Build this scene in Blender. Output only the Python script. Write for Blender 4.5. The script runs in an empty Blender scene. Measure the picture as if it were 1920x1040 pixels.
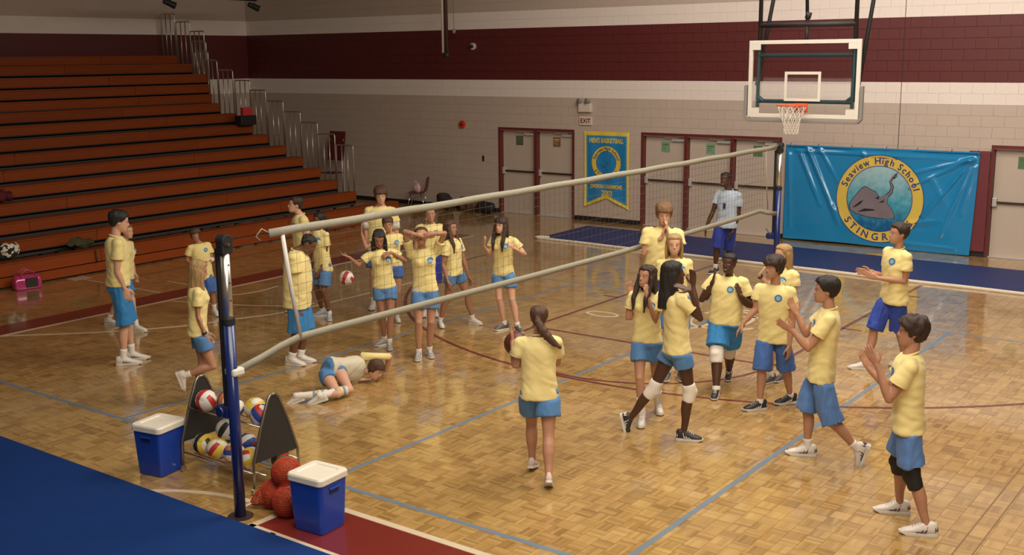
import bpy, bmesh, math, random
import numpy as np
from mathutils import Vector, Matrix, noise
from mathutils.bvhtree import BVHTree
random.seed(7); rng=np.random.default_rng(7)
SC=bpy.context.scene; COL=SC.collection; D=bpy.data
# ---------------------------------------------------------------- camera
CAMR=((0.80318,0.59566,-0.00944),(-0.10846,0.1618,0.98085),(0.58578,-0.78677,0.19456))  # rows: right, up, back
cam=D.cameras.new('camera'); cam.sensor_width=36; cam.sensor_fit='HORIZONTAL'; cam.lens=39.117; cam.clip_end=200
co=D.objects.new('camera',cam); COL.objects.link(co)
M=Matrix(CAMR).transposed().to_4x4(); M.translation=Vector((0,0,3.85)); co.matrix_world=M
SC.camera=co
# ---------------------------------------------------------------- world, lamps, exposure
w=D.worlds.new('world'); SC.world=w; w.use_nodes=True
w.node_tree.nodes['Background'].inputs[0].default_value=(1,.8,.62,1); w.node_tree.nodes['Background'].inputs[1].default_value=.02
def area(name,loc,target,sx,sy,power,col):
    l=D.lights.new(name,'AREA'); l.shape='RECTANGLE'; l.size=sx; l.size_y=sy; l.energy=power; l.color=col
    o=D.objects.new(name,l); COL.objects.link(o); o.location=loc
    o.rotation_euler=(Vector(target)-Vector(loc)).to_track_quat('-Z','Y').to_euler(); return o
WARM=(1,.91,.78)
area('court_light',(-3,5,7.6),(-3.6,6.5,0),7,5,480,WARM)
area('court_light',(-5,12.5,7.6),(-7,13.5,0),7,5,640,WARM)
area('side_light',(3,1,6.5),(-8,12,1),4,3,240,(1,.84,.64))
area('wall_fill',(-6.5,17.5,7.7),(-7,22,1.5),10,2.5,330,(1,.89,.82))  # fill lamp added to brighten the back wall, not a known fixture
area('left_light',(-14,3,7.6),(-12,10,0),5,4,30,(1,.82,.62))
SC.view_settings.view_transform='Standard'; SC.view_settings.look='None'; SC.view_settings.gamma=1
SC.view_settings.use_curve_mapping=False; SC.view_settings.exposure=0.62
# ---------------------------------------------------------------- materials
MT={}
def mat(name,col,rough=.6,metal=0,noise_amt=0,scale=20,bump=0,bscale=60,coat=0,alpha=1,trans=0,sheen=0,stretch=None,vary=0,spec=None):
    if name in MT: return MT[name]
    m=D.materials.new(name); m.use_nodes=True; nt=m.node_tree; b=nt.nodes['Principled BSDF']
    b.inputs['Base Color'].default_value=(*col,1); b.inputs['Roughness'].default_value=rough; b.inputs['Metallic'].default_value=metal
    if coat: b.inputs['Coat Weight'].default_value=coat; b.inputs['Coat Roughness'].default_value=.12
    if trans: b.inputs['Transmission Weight'].default_value=trans
    if sheen: b.inputs['Sheen Weight'].default_value=sheen
    if spec is not None: b.inputs['Specular IOR Level'].default_value=spec
    if alpha<1: b.inputs['Alpha'].default_value=alpha
    tc=nt.nodes.new('ShaderNodeTexCoord'); src=tc.outputs['Object']
    if stretch:
        mp=nt.nodes.new('ShaderNodeMapping'); mp.inputs['Scale'].default_value=stretch; nt.links.new(src,mp.inputs['Vector']); src=mp.outputs[0]
    if noise_amt or vary:
        n=nt.nodes.new('ShaderNodeTexNoise'); n.inputs['Scale'].default_value=scale; n.inputs['Detail'].default_value=4; nt.links.new(src,n.inputs['Vector'])
        mx=nt.nodes.new('ShaderNodeMapRange'); mx.inputs[3].default_value=1-noise_amt; mx.inputs[4].default_value=1+noise_amt
        nt.links.new(n.outputs['Fac'],mx.inputs[0]); fac=mx.outputs[0]
        if vary:
            oi=nt.nodes.new('ShaderNodeObjectInfo'); vr=nt.nodes.new('ShaderNodeMapRange'); vr.inputs[3].default_value=1-vary; vr.inputs[4].default_value=1+vary
            nt.links.new(oi.outputs['Random'],vr.inputs[0]); mu=nt.nodes.new('ShaderNodeMath'); mu.operation='MULTIPLY'
            nt.links.new(fac,mu.inputs[0]); nt.links.new(vr.outputs[0],mu.inputs[1]); fac=mu.outputs[0]
        vm=nt.nodes.new('ShaderNodeVectorMath'); vm.operation='SCALE'; vm.inputs[0].default_value=col; nt.links.new(fac,vm.inputs['Scale'])
        nt.links.new(vm.outputs[0],b.inputs['Base Color'])
    if bump:
        n2=nt.nodes.new('ShaderNodeTexNoise'); n2.inputs['Scale'].default_value=bscale; n2.inputs['Detail'].default_value=3; nt.links.new(src,n2.inputs['Vector'])
        bp=nt.nodes.new('ShaderNodeBump'); bp.inputs['Strength'].default_value=bump; bp.inputs['Distance'].default_value=.01
        nt.links.new(n2.outputs['Fac'],bp.inputs['Height']); nt.links.new(bp.outputs[0],b.inputs['Normal'])
    MT[name]=m; return m
# ---------------------------------------------------------------- mesh helpers
class MB:
    def __init__(s): s.v=[]; s.f=[]; s.m=[]
    def add(s,vs,fs,mi=0):
        o=len(s.v); s.v+= [tuple(map(float,p)) for p in vs]; s.f+=[tuple(i+o for i in f) for f in fs]; s.m+=[mi]*len(fs); return s
    def box(s,c,d,mi=0,R=None):
        x,y,z=[k/2 for k in d]; vs=[Vector(p) for p in ((-x,-y,-z),(x,-y,-z),(x,y,-z),(-x,y,-z),(-x,-y,z),(x,-y,z),(x,y,z),(-x,y,z))]
        if R is not None: vs=[R@p for p in vs]
        c=Vector(c); return s.add([p+c for p in vs],[(3,2,1,0),(4,5,6,7),(0,1,5,4),(1,2,6,5),(2,3,7,6),(3,0,4,7)],mi)
    def b2(s,x0,x1,y0,y1,z0,z1,mi=0): return s.box(((x0+x1)/2,(y0+y1)/2,(z0+z1)/2),(x1-x0,y1-y0,z1-z0),mi)
    def rings(s,R,mi=0,cap=True):
        n=len(R[0]); vs=[p for r in R for p in r]; fs=[]
        for k in range(len(R)-1):
            for i in range(n):
                j=(i+1)%n; fs.append((k*n+i,k*n+j,(k+1)*n+j,(k+1)*n+i))
        if cap:
            c0=len(vs); vs+= [np.mean([np.array(p) for p in R[0]],0),np.mean([np.array(p) for p in R[-1]],0)]
            b=(len(R)-1)*n
            for i in range(n): j=(i+1)%n; fs.append((c0,j,i)); fs.append((c0+1,b+i,b+j))
        return s.add(vs,fs,mi)
    def tube(s,P,r,n=8,mi=0,cap=True,dome=0):
        P=[np.array(p,float) for p in P]; r=[r]*len(P) if np.isscalar(r) else list(r)
        if dome:
            for end in (0,-1):
                i,j=(0,1) if end==0 else (-1,-2); d=P[i]-P[j]; d/=np.linalg.norm(d)+1e-9; rr=r[i]
                for a in (.55,.85,.98):
                    q=P[i if end==0 else len(P)-1] if 0 else None
                ex=[(P[i]+d*rr*math.sin(t),rr*math.cos(t)) for t in (.6,1.1,1.45)]
                if end==0:
                    P=[e[0] for e in reversed(ex)]+P; r=[e[1] for e in reversed(ex)]+r
                else: P=P+[e[0] for e in ex]; r=r+[e[1] for e in ex]
        T=[P[min(k+1,len(P)-1)]-P[max(k-1,0)] for k in range(len(P))]; T=[t/(np.linalg.norm(t)+1e-9) for t in T]
        a=np.array((0,0,1.)) if abs(T[0][2])<.9 else np.array((1.,0,0)); R=[]
        for p,t,rr in zip(P,T,r):
            a=a-t*(a@t); a/=np.linalg.norm(a)+1e-9; b=np.cross(t,a)
            R.append([p+rr*(math.cos(2*math.pi*i/n)*a+math.sin(2*math.pi*i/n)*b) for i in range(n)])
        return s.rings(R,mi,cap)
    def ball(s,c,r,n=12,mi=0,sc=(1,1,1),R=None):
        rs=[]; 
        for k in range(1,n//2):
            t=math.pi*k/(n//2); rs.append([Vector((sc[0]*r*math.sin(t)*math.cos(2*math.pi*i/n),sc[1]*r*math.sin(t)*math.sin(2*math.pi*i/n),-sc[2]*r*math.cos(t))) for i in range(n)])
        top=[Vector((0,0,-sc[2]*r)),Vector((0,0,sc[2]*r))]
        vs=[p for q in rs for p in q]+top
        if R is not None: vs=[R@p for p in vs]
        fs=[]; m=len(rs)
        for k in range(m-1):
            for i in range(n): j=(i+1)%n; fs.append((k*n+i,k*n+j,(k+1)*n+j,(k+1)*n+i))
        for i in range(n): j=(i+1)%n; fs.append((m*n,j,i)); fs.append((m*n+1,(m-1)*n+i,(m-1)*n+j))
        c=Vector(c); return s.add([p+c for p in vs],fs,mi)
    def mesh(s,name,mats,smooth=False):
        me=D.meshes.new(name); me.from_pydata(s.v,[],s.f)
        for m in (mats if isinstance(mats,(list,tuple)) else [mats]): me.materials.append(m)
        if any(s.m): me.polygons.foreach_set('material_index',s.m)
        if smooth: me.polygons.foreach_set('use_smooth',[True]*len(s.f))
        me.update(); return me
    def obj(s,name,mats,parent=None,smooth=False,bevel=0,loc=None,**tags):
        o=D.objects.new(name,s.mesh(name,mats,smooth)); COL.objects.link(o)
        if bevel:
            b=o.modifiers.new('bevel','BEVEL'); b.width=bevel; b.segments=2; b.limit_method='ANGLE'
        if parent is not None: o.parent=parent
        if loc is not None: o.location=loc
        for k,v in tags.items(): o[k]=v
        return o
def thing(name,label,cat,loc=(0,0,0),rz=0,group=None):
    o=D.objects.new(name,None); COL.objects.link(o); o.location=loc; o.rotation_euler=(0,0,rz); o.empty_display_size=.1
    o['label']=label; o['category']=cat
    if group: o['group']=group
    return o
def tag(o,label,cat,group=None):
    o['label']=label; o['category']=cat
    if group: o['group']=group
    return o
def copy_tree(o,loc=None,rz=None,label=None,parent=None):
    c=o.copy(); COL.objects.link(c)
    if parent is not None: c.parent=parent
    if loc is not None: c.location=loc
    if rz is not None: c.rotation_euler=(0,0,rz)
    if label: c['label']=label
    for ch in list(o.children): copy_tree(ch,parent=c)
    return c
_tc={}
def text_tris(s,size=1.0):
    """2-D filled outlines of a word: (verts Nx2, faces, width)"""
    if s in _tc: v,f,w_=_tc[s]
    else:
        cu=D.curves.new('t','FONT'); cu.body=s; cu.fill_mode='FRONT'; cu.resolution_u=3; cu.size=1; o=D.objects.new('t',cu); COL.objects.link(o)
        me=D.meshes.new_from_object(o.evaluated_get(bpy.context.evaluated_depsgraph_get()))
        v=[(p.co.x,p.co.y) for p in me.vertices]; f=[tuple(q.vertices) for q in me.polygons]
        D.objects.remove(o); D.curves.remove(cu); D.meshes.remove(me)
        w_=max([p[0] for p in v],default=.3); _tc[s]=(v,f,w_)
    return [(x*size,y*size) for x,y in v],f,w_*size
# ================================================================ SETTING
BEIGE=mat('beige block paint',(.52,.42,.345),.62,noise_amt=.05,scale=3,bump=.25,bscale=90)
WHITEP=mat('white block paint',(.80,.71,.64),.6,noise_amt=.04,scale=3,bump=.25,bscale=90)
MAROON=mat('maroon block paint',(.105,.017,.016),.5,noise_amt=.10,scale=4,bump=.2,bscale=90)
DKMAR=mat('maroon door paint',(.13,.022,.02),.42)
BLACK=mat('black rubber',(.012,.011,.011),.6)
CEIL=mat('ceiling',(.22,.20,.18),.8)
WY=22.23; WX=-26.2
def wood(name,piece):
    m=D.materials.new(name); m.use_nodes=True; nt=m.node_tree; L=nt.links.new; N=nt.nodes.new; b=nt.nodes['Principled BSDF']
    def math_(op,a,c=None):
        n=N('ShaderNodeMath'); n.operation=op
        for i,x in enumerate((a,c)):
            if x is None: continue
            if isinstance(x,(int,float)): n.inputs[i].default_value=x
            else: L(x,n.inputs[i])
        return n.outputs[0]
    g=N('ShaderNodeNewGeometry'); sp=N('ShaderNodeSeparateXYZ'); L(g.outputs['Position'],sp.inputs[0])
    ad=N('ShaderNodeAttribute'); ad.attribute_name='dir'; 
    if piece: tone=N('ShaderNodeObjectInfo').outputs['Random']
    else:
        at=N('ShaderNodeAttribute'); at.attribute_name='tone'; tone=at.outputs['Fac']
    mx=N('ShaderNodeMix'); L(ad.outputs['Fac'],mx.inputs[0]); L(sp.outputs['X'],mx.inputs[2]); L(sp.outputs['Y'],mx.inputs[3]); across=mx.outputs[0]
    my=N('ShaderNodeMix'); L(ad.outputs['Fac'],my.inputs[0]); L(sp.outputs['Y'],my.inputs[2]); L(sp.outputs['X'],my.inputs[3]); along=my.outputs[0]
    fi=math_('FLOOR',math_('DIVIDE',across,.03))
    c=N('ShaderNodeCombineXYZ'); L(fi,c.inputs[0]); L(tone,c.inputs[1]); wn=N('ShaderNodeTexWhiteNoise'); L(c.outputs[0],wn.inputs['Vector'])
    c2=N('ShaderNodeCombineXYZ'); L(math_('MULTIPLY',across,90),c2.inputs[0]); L(math_('MULTIPLY',along,7),c2.inputs[1]); L(wn.outputs['Value'],c2.inputs[2])
    gn=N('ShaderNodeTexNoise'); gn.inputs['Scale'].default_value=1; gn.inputs['Detail'].default_value=3; L(c2.outputs[0],gn.inputs['Vector'])
    big=N('ShaderNodeTexNoise'); big.inputs['Scale'].default_value=.35; L(g.outputs['Position'],big.inputs['Vector'])
    t=math_('ADD',math_('ADD',math_('MULTIPLY',tone,.27),math_('MULTIPLY',wn.outputs['Value'],.30)),math_('ADD',math_('ADD',math_('MULTIPLY',gn.outputs['Fac'],.22),.03),math_('MULTIPLY',big.outputs['Fac'],.14)))
    cr=N('ShaderNodeValToRGB'); L(t,cr.inputs[0]); e=cr.color_ramp.elements
    e[0].position=.18; e[0].color=(.23,.125,.038,1); e[1].position=.95; e[1].color=(.58,.385,.15,1)
    k=cr.color_ramp.elements.new(.5); k.color=(.41,.245,.080,1)
    L(cr.outputs[0],b.inputs['Base Color']); b.inputs['Roughness'].default_value=.24; b.inputs['Specular IOR Level'].default_value=.5
    b.inputs['Coat Weight'].default_value=1; b.inputs['Coat Roughness'].default_value=.075
    return m
WOODS=wood('parquet wood',False); WOODP=wood('parquet block wood',True)
SUB=mat('parquet joint',(.14,.07,.025),.4,noise_amt=.2,scale=30)
floor=MB().b2(WX-.3,7.3,-3.3,WY+.5,-.2,-.004).obj('floor',mat('floor base wood',(.40,.21,.065),.3,noise_amt=.25,scale=6,coat=.4),kind='structure')
# parquet: 15 cm blocks, alternating grain
BS=.15
def project(P):
    P=np.asarray(P,float)-np.array((0,0,3.85)); R=np.array(CAMR); z=-(P@R[2]); z=np.where(z>.1,z,.1)
    return 960+2086.24*(P@R[0])/z, 520-2086.24*(P@R[1])/z, z
ix=np.arange(int(WX/BS)+1,int(3/BS)); iy=np.arange(int(3.4/BS),int(WY/BS))
gx,gy=np.meshgrid(ix,iy); gx=gx.ravel(); gy=gy.ravel(); cx=(gx+.5)*BS; cy=(gy+.5)*BS
px,py,pz=project(np.stack([cx,cy,0*cx],1))
keep=(px>-50)&(px<1970)&(py<1090)&(cx>-18.3)&~((cy<5.58)&(cx<-5.9)&(px<560)&(cy<5.5))
cx,cy,gx,gy,pz=cx[keep],cy[keep],gx[keep],gy[keep],pz[keep]
near=np.argsort(pz)[:300]; isn=np.zeros(len(cx),bool); isn[near]=True
def block_arrays(cx,cy,g=.0008,h=.004):
    a=BS/2-g; o=np.array([(-a,-a,-h),(a,-a,-h),(a,a,-h),(-a,a,-h),(-a+.0006,-a+.0006,0),(a-.0006,-a+.0006,0),(a-.0006,a-.0006,0),(-a+.0006,a-.0006,0)])
    return (np.stack([cx,cy,0*cx],1)[:,None,:]+o[None]).reshape(-1,3)
FQ=np.array([(4,5,6,7),(0,1,5,4),(1,2,6,5),(2,3,7,6),(3,0,4,7)])
c0x,c0y=cx[~isn],cy[~isn]; n=len(c0x)
V=block_arrays(c0x,c0y); F=(FQ[None]+8*np.arange(n)[:,None,None]).reshape(-1,4)
me=D.meshes.new('parquet_block'); me.vertices.add(len(V)); me.vertices.foreach_set('co',V.ravel()); me.loops.add(F.size); me.loops.foreach_set('vertex_index',F.ravel().astype(np.int32))
me.polygons.add(len(F)); me.polygons.foreach_set('loop_start',np.arange(0,F.size,4,dtype=np.int32)); me.update(calc_edges=True); me.polygons.foreach_set('use_smooth',[False]*len(me.polygons))
dr=((gx+gy)%2)[~isn].astype(np.float32)
a=me.attributes.new('tone','FLOAT','FACE'); a.data.foreach_set('value',np.repeat(rng.random(n),5).astype(np.float32))
a=me.attributes.new('dir','FLOAT','FACE'); a.data.foreach_set('value',np.repeat(dr,5))
me.materials.append(WOODS); o=D.objects.new('parquet_block',me); COL.objects.link(o); o.parent=floor; o['kind']='stuff'
pm=[]
for d in (0,1):
    V=block_arrays(np.array([0.]),np.array([0.])); me=D.meshes.new('parquet_block'); me.from_pydata(V.tolist(),[],FQ.tolist()); a=me.attributes.new('dir','FLOAT','FACE'); a.data.foreach_set('value',[float(d)]*5); me.materials.append(WOODP); pm.append(me)
for i in near:
    o=D.objects.new('parquet_block',pm[int((gx[i]+gy[i])%2)]); COL.objects.link(o); o.parent=floor; o.location=(cx[i],cy[i],0)
# painted court lines
LB=mat('blue line paint',(.15,.205,.27),.28,coat=.4,noise_amt=.12,scale=9); LM=mat('maroon line paint',(.13,.022,.02),.28,coat=.4); LW=mat('white line paint',(.62,.50,.36),.3,coat=.4,noise_amt=.08,scale=9); LMB=mat('maroon court paint',(.17,.022,.016),.25,coat=.5,noise_amt=.08,scale=5)
def line(x0,y0,x1,y1,w_,m,z=.0014):
    a=np.array((x0,y0)); b=np.array((x1,y1)); d=(b-a)/np.linalg.norm(b-a); q=np.array((-d[1],d[0]))*w_/2
    P=[a-q,b-q,b+q,a+q]; mb=MB(); mb.add([(*p,0) for p in P]+[(*p,z) for p in P],[(4,5,6,7),(0,1,5,4),(1,2,6,5),(2,3,7,6),(3,0,4,7)]); return mb.obj('court_line',m,floor)
def arc(cx,cy,r,a0,a1,w_,m,n=48,ry=None,z=.0018):
    mb=MB(); ry=ry or r; vs=[]; fs=[]
    for i in range(n+1):
        t=math.radians(a0+(a1-a0)*i/n)
        for rr,e in ((-w_/2,0),(-w_/2,z),(w_/2,z),(w_/2,0)): vs.append((cx+(r+rr)*math.cos(t),cy+(ry+rr)*math.sin(t),e))
    for i in range(n):
        for k in range(3): fs.append((i*4+k,i*4+4+k,i*4+5+k,i*4+1+k))
    mb.add(vs,fs); return mb.obj('court_line',m,floor)
line(-16.3,6.8,1.6,6.8,.055,LB)                       # volleyball sideline, near
line(-16.3,15.8,1.6,15.8,.05,LB)
for x in (-10.4,-7.25,-4.13): line(x,6.83,x,15.78,.055,LB)
line(-9.17,12.82,-9.17,18.9,.055,LM,.0022); line(-5.44,12.82,-5.44,18.9,.055,LM,.0022); line(-9.17,12.8,-5.44,12.8,.055,LM,.0022)
for k in range(4):
    for sx,x in ((-1,-9.17),(1,-5.44)): line(x,15.2+.9*k,x+sx*.28,15.2+.9*k,.05,LM,.0022)
LF=mat('faded line paint',(.20,.12,.06),.3); line(-2.1,4.3,-2.1,18.8,.012,LF); line(-1.97,4.3,-1.97,18.8,.012,LF)
line(-15.12,4,-15.12,18.9,.06,LW,.0022)
o=line(-15.42,4,-15.42,18.9,.56,LMB,.0012)
line(-18.2,11.15,-17.9,11.15,.35,LW); line(-17.9,11.15,-15.75,11.2,.05,LW); line(-16.5,11.9,-15.75,11.9,.05,LW)
def poly(P,w_,m):
    P=[np.array(p) for p in P]; Q=[]
    for i in range(len(P)-1):
        p0=P[max(i-1,0)];p1=P[i];p2=P[i+1];p3=P[min(i+2,len(P)-1)]
        for k in range(6):
            t=k/6; Q.append(.5*((2*p1)+(-p0+p2)*t+(2*p0-5*p1+4*p2-p3)*t*t+(-p0+3*p1-3*p2+p3)*t**3))
    Q.append(P[-1]); vs=[];fs=[]
    for i,q in enumerate(Q):
        d=Q[min(i+1,len(Q)-1)]-Q[max(i-1,0)]; d/=np.linalg.norm(d); nn=np.array((-d[1],d[0]))*w_/2
        for sg,e in ((-1,0),(-1,.002),(1,.002),(1,0)): vs.append((*(q+sg*nn),e))
    for i in range(len(Q)-1):
        for k in range(3): fs.append((i*4+k,i*4+k+1,i*4+5+k,i*4+4+k))
    MB().add(vs,fs).obj('court_line',m,floor)
poly([(-15.1,8.05),(-14.11,9.01),(-13.47,9.88),(-13.17,10.63),(-12.9,11.32),(-12.8,12.5),(-12.78,15.5)],.055,LW)
poly([(-15.0,10.9),(-13.96,11.29),(-13.28,11.66),(-12.95,12.1)],.045,LW); poly([(-15.0,11.7),(-14.59,11.8),(-14.45,12.2),(-14.51,12.7)],.045,LW)
# far basketball arc (maroon): circle through measured points
arc(-7.15,17.15,6.25,-180,0,.055,LM,80); arc(-7.3,12.8,1.83,180,360,.05,LM,40,z=.002)
# near maroon key corner with white borders
mb=MB(); z=.0014
line(-7.05,5.72,2.0,5.72,.07,LW,.0024); line(-6.98,6.42,2.0,6.42,.07,LW,.0024); line(-7.02,5.7,-7.02,6.43,.07,LW,.0024)
line(-7.0,6.07,2.0,6.07,.62,LMB,.0016)
line(-6.75,3.6,-6.75,5.73,.06,LW,.0024)
poly([(-8.8,5.3),(-8.38,5.7),(-8.08,5.9),(-7.68,6.04),(-7.29,6.08),(-7.0,6.05)],.06,LW)
arc(-8.75,14.04,.26,0,360,.05,LW,30,ry=.13)
# centre swirl emblem on the floor
for (ox,oy,rx,ry,a0,a1) in ((-7.1,14.75,.42,.62,200,520),(-6.75,14.7,.30,.42,20,330),(-7.35,14.3,.22,.36,90,400),(-6.95,15.3,.35,.2,0,220)):
    arc(ox,oy,rx,a0,a1,.06,LW,30,ry=ry)
# walls ----------------------------------------------------------------
def struct(mb,name,m,**k): return mb.obj(name,m,kind='structure',**k)
OPEN=[(-16.92,-14.66),(-12.83,-9.44),(-5.27,-2.9)]
mb=MB(); xs=[WX-.3]+[v for o in OPEN for v in o]+[7.3]
for i in range(0,len(xs),2): mb.b2(xs[i],xs[i+1],WY+.085,WY+.5,0,2.14)
mb.b2(WX-.3,7.3,WY+.085,WY+.5,2.14,8.2)
for a_,b_ in OPEN: mb.b2(a_,b_,WY+.34,WY+.5,0,2.14)
wb=struct(mb,'wall_back',BEIGE)
# concrete blocks, running bond
CHh=.2057; CW=.406
blocks=[]
for k in range(39):
    z0=k*CHh; z1=z0+CHh; mcls=1 if k in(14,15,22,23) else 2 if 16<=k<22 else 0
    x=WX+(CW/2 if k%2 else 0)-CW*0
    if k%2: blocks.append((WX,WX+CW/2,z0,mcls))
    while x<7:
        segs=[(x,min(x+CW,7))]
        if z0<2.05:
            for a_,b_ in OPEN:
                ns=[]
                for s0,s1 in segs:
                    if s1<=a_ or s0>=b_: ns.append((s0,s1))
                    else:
                        if s0<a_: ns.append((s0,a_))
                        if s1>b_: ns.append((b_,s1))
                segs=ns
        blocks+=[(s0,s1,z0,mcls) for s0,s1 in segs if s1-s0>.03]
        x+=CW
def in_front_of_vinyl(b): return -9.2<b[0]<-5.5 and b[2]<1.85
cand=[]
for i,b in enumerate(blocks):
    c=((b[0]+b[1])/2,WY,b[2]+.1); X_,Y_,Z_=project([c]); 
    if abs(b[1]-b[0]-CW)<1e-3 and 0<X_[0]<1920 and 0<Y_[0]<1040 and not in_front_of_vinyl(b):
        if b[3]==0 and b[2]<2.8 : continue
        cand.append((Z_[0],i))
cand.sort(); single=set(i for _,i in cand[:300])
g_=.004
shared=[MB().b2(q,CW-q,0,.09,q,CHh-q).mesh('concrete_block',m) for m,q in ((BEIGE,.0013),(WHITEP,.0013),(MAROON,.0035))]
rest=[MB(),MB(),MB()]
for i,b in enumerate(blocks):
    if i in single:
        o=D.objects.new('concrete_block',shared[b[3]]); COL.objects.link(o); o.parent=wb; o.location=(b[0],WY,b[2])
    else:
        q=.0035 if b[3]==2 else .0013; rest[b[3]].b2(b[0]+q,b[1]-q,WY,WY+.09,b[2]+q,b[2]+CHh-q)
for r_,m in zip(rest,(BEIGE,WHITEP,MAROON)): r_.obj('concrete_block',m,wb,kind='stuff')
# mortar strips in the stripe colour behind the joints
mj=MB(); mj.b2(WX,7,WY+.012,WY+.088,16*CHh,22*CHh); mj.obj('mortar_joint',MAROON,wb)
mj=MB(); mj.b2(WX,7,WY+.012,WY+.088,14*CHh,16*CHh); mj.b2(WX,7,WY+.012,WY+.088,22*CHh,24*CHh); mj.obj('mortar_joint',WHITEP,wb)
mj=MB(); mj.b2(WX,7,WY+.012,WY+.088,24*CHh,8.0); mj.b2(WX,7,WY+.012,WY+.088,2.145,14*CHh)
for i in range(0,len(xs),2): mj.b2(max(xs[i],WX),min(xs[i+1],7),WY+.012,WY+.088,0,2.145)
mj.obj('mortar_joint',BEIGE,wb)
# left wall, striped
wl=struct(MB().b2(WX-.3,WX,-3,WY+.5,0,14*CHh),'wall_left',BEIGE)
for z0,z1,m in ((14,16,WHITEP),(16,22,MAROON),(22,24,WHITEP),(24,39,BEIGE)): MB().b2(WX-.3,WX,-3,WY+.5,z0*CHh,z1*CHh).obj('painted_band',m,wl)
struct(MB().b2(7,7.3,-3.3,WY+.5,0,8.2),'wall_right',CEIL); struct(MB().b2(WX-.3,7.3,-3.3,-3,0,8.2),'wall_front',CEIL)
struct(MB().b2(WX-.3,7.3,-3.3,WY+.5,8.0,8.3),'ceiling',CEIL)
for i in range(0,len(xs),2):
    a_,b_=max(xs[i],WX),min(xs[i+1],7)
    struct(MB().b2(a_,b_,WY-.015,WY,0,.10),'baseboard_back',BLACK)
for x in (-7.03,-3.9): MB().b2(x,x+.012,WY-.002,WY+.01,0,7.9).obj('control_joint',BLACK,wb)
# doors ----------------------------------------------------------------
DOORM=mat('door paint',(.52,.43,.35),.45,noise_amt=.03,scale=5); STEEL=mat('brushed steel',(.62,.60,.56),.35,metal=.35); DKS=mat('dark bronze bar',(.09,.055,.045),.35,metal=.6)
SIGNG=mat('green notice',(.10,.20,.10),.4,noise_amt=.3,scale=14); SIGNB=mat('dark notice',(.10,.12,.07),.4,noise_amt=.4,scale=22); SIGNM=mat('patterned notice',(.22,.12,.07),.4,noise_amt=.6,scale=30); YEL=mat('sign yellow',(.70,.48,.10),.5)
PALEG=mat('pale green notice',(.20,.34,.20),.4,noise_amt=.25,scale=16)
def doorset(tn,x0,x1,lites,d0,signs):
    fr=MB(); y0,y1=WY-.02,WY+.19
    fr.b2(x0,x1,y0,y1,2.075,2.135); fr.b2(x0,x0+.05,y0,y1,0,2.075); fr.b2(x1-.05,x1,y0,y1,0,2.075)
    n=len(signs); mul=.07; wdt=(x1-x0-.1-mul*(n-1))/n
    t=struct(fr,'trim_%d'%tn,DKMAR)
    MB().b2(x0,x1,WY+.02,WY+.3,0,.015).obj('threshold',STEEL,t)
    for i in range(n-1):
        a=x0+.05+wdt*(i+1)+mul*i; MB().b2(a,a+mul,y0,y1,0,2.075).obj('mullion',DKMAR,t)
    for i in range(n):
        a=x0+.05+(wdt+mul)*i+.006; b=a+wdt-.012; yd=WY+.115
        d=struct(MB().b2(a,b,yd,yd+.045,.012,2.07),'door_%d'%(d0+i),DOORM)
        MB().b2(a+.02,b-.02,yd-.055,yd-.025,1.035,1.075).b2(a+.03,a+.06,yd-.03,yd,1.03,1.08).b2(b-.06,b-.03,yd-.03,yd,1.03,1.08).obj('push_bar',DKS,d,bevel=.006)
        MB().b2(a+.0,a+.085,yd-.07,yd,.97,1.14).obj('latch_case',STEEL,d,bevel=.012)
        cl=MB().b2(b-.36,b-.03,yd-.06,yd,1.95,2.01).obj('door_closer',STEEL,d,bevel=.008)
        MB().box((b-.35,yd-.075,2.03),(.36,.012,.02)).obj('closer_arm',STEEL,cl)
        if signs[i] is not None:
            sx=a+.40; pl=MB().b2(sx,sx+.215,yd-.006,yd,1.70,1.93).obj('notice',signs[i],d)
            MB().b2(sx+.03,sx+.185,yd-.008,yd-.006,1.86,1.885).b2(sx+.03,sx+.15,yd-.008,yd-.006,1.82,1.83).b2(sx+.03,sx+.13,yd-.008,yd-.006,1.77,1.78).obj('notice_print',YEL if signs[i] is SIGNM else SIGNB if signs[i] is not SIGNB else SIGNG,pl)
doorset(1,-16.92,-14.66,2,1,[SIGNB,SIGNM]); doorset(2,-12.83,-9.44,3,3,[PALEG,PALEG,SIGNG]); doorset(3,-5.27,-2.9,2,6,[SIGNG,SIGNG])
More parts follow.
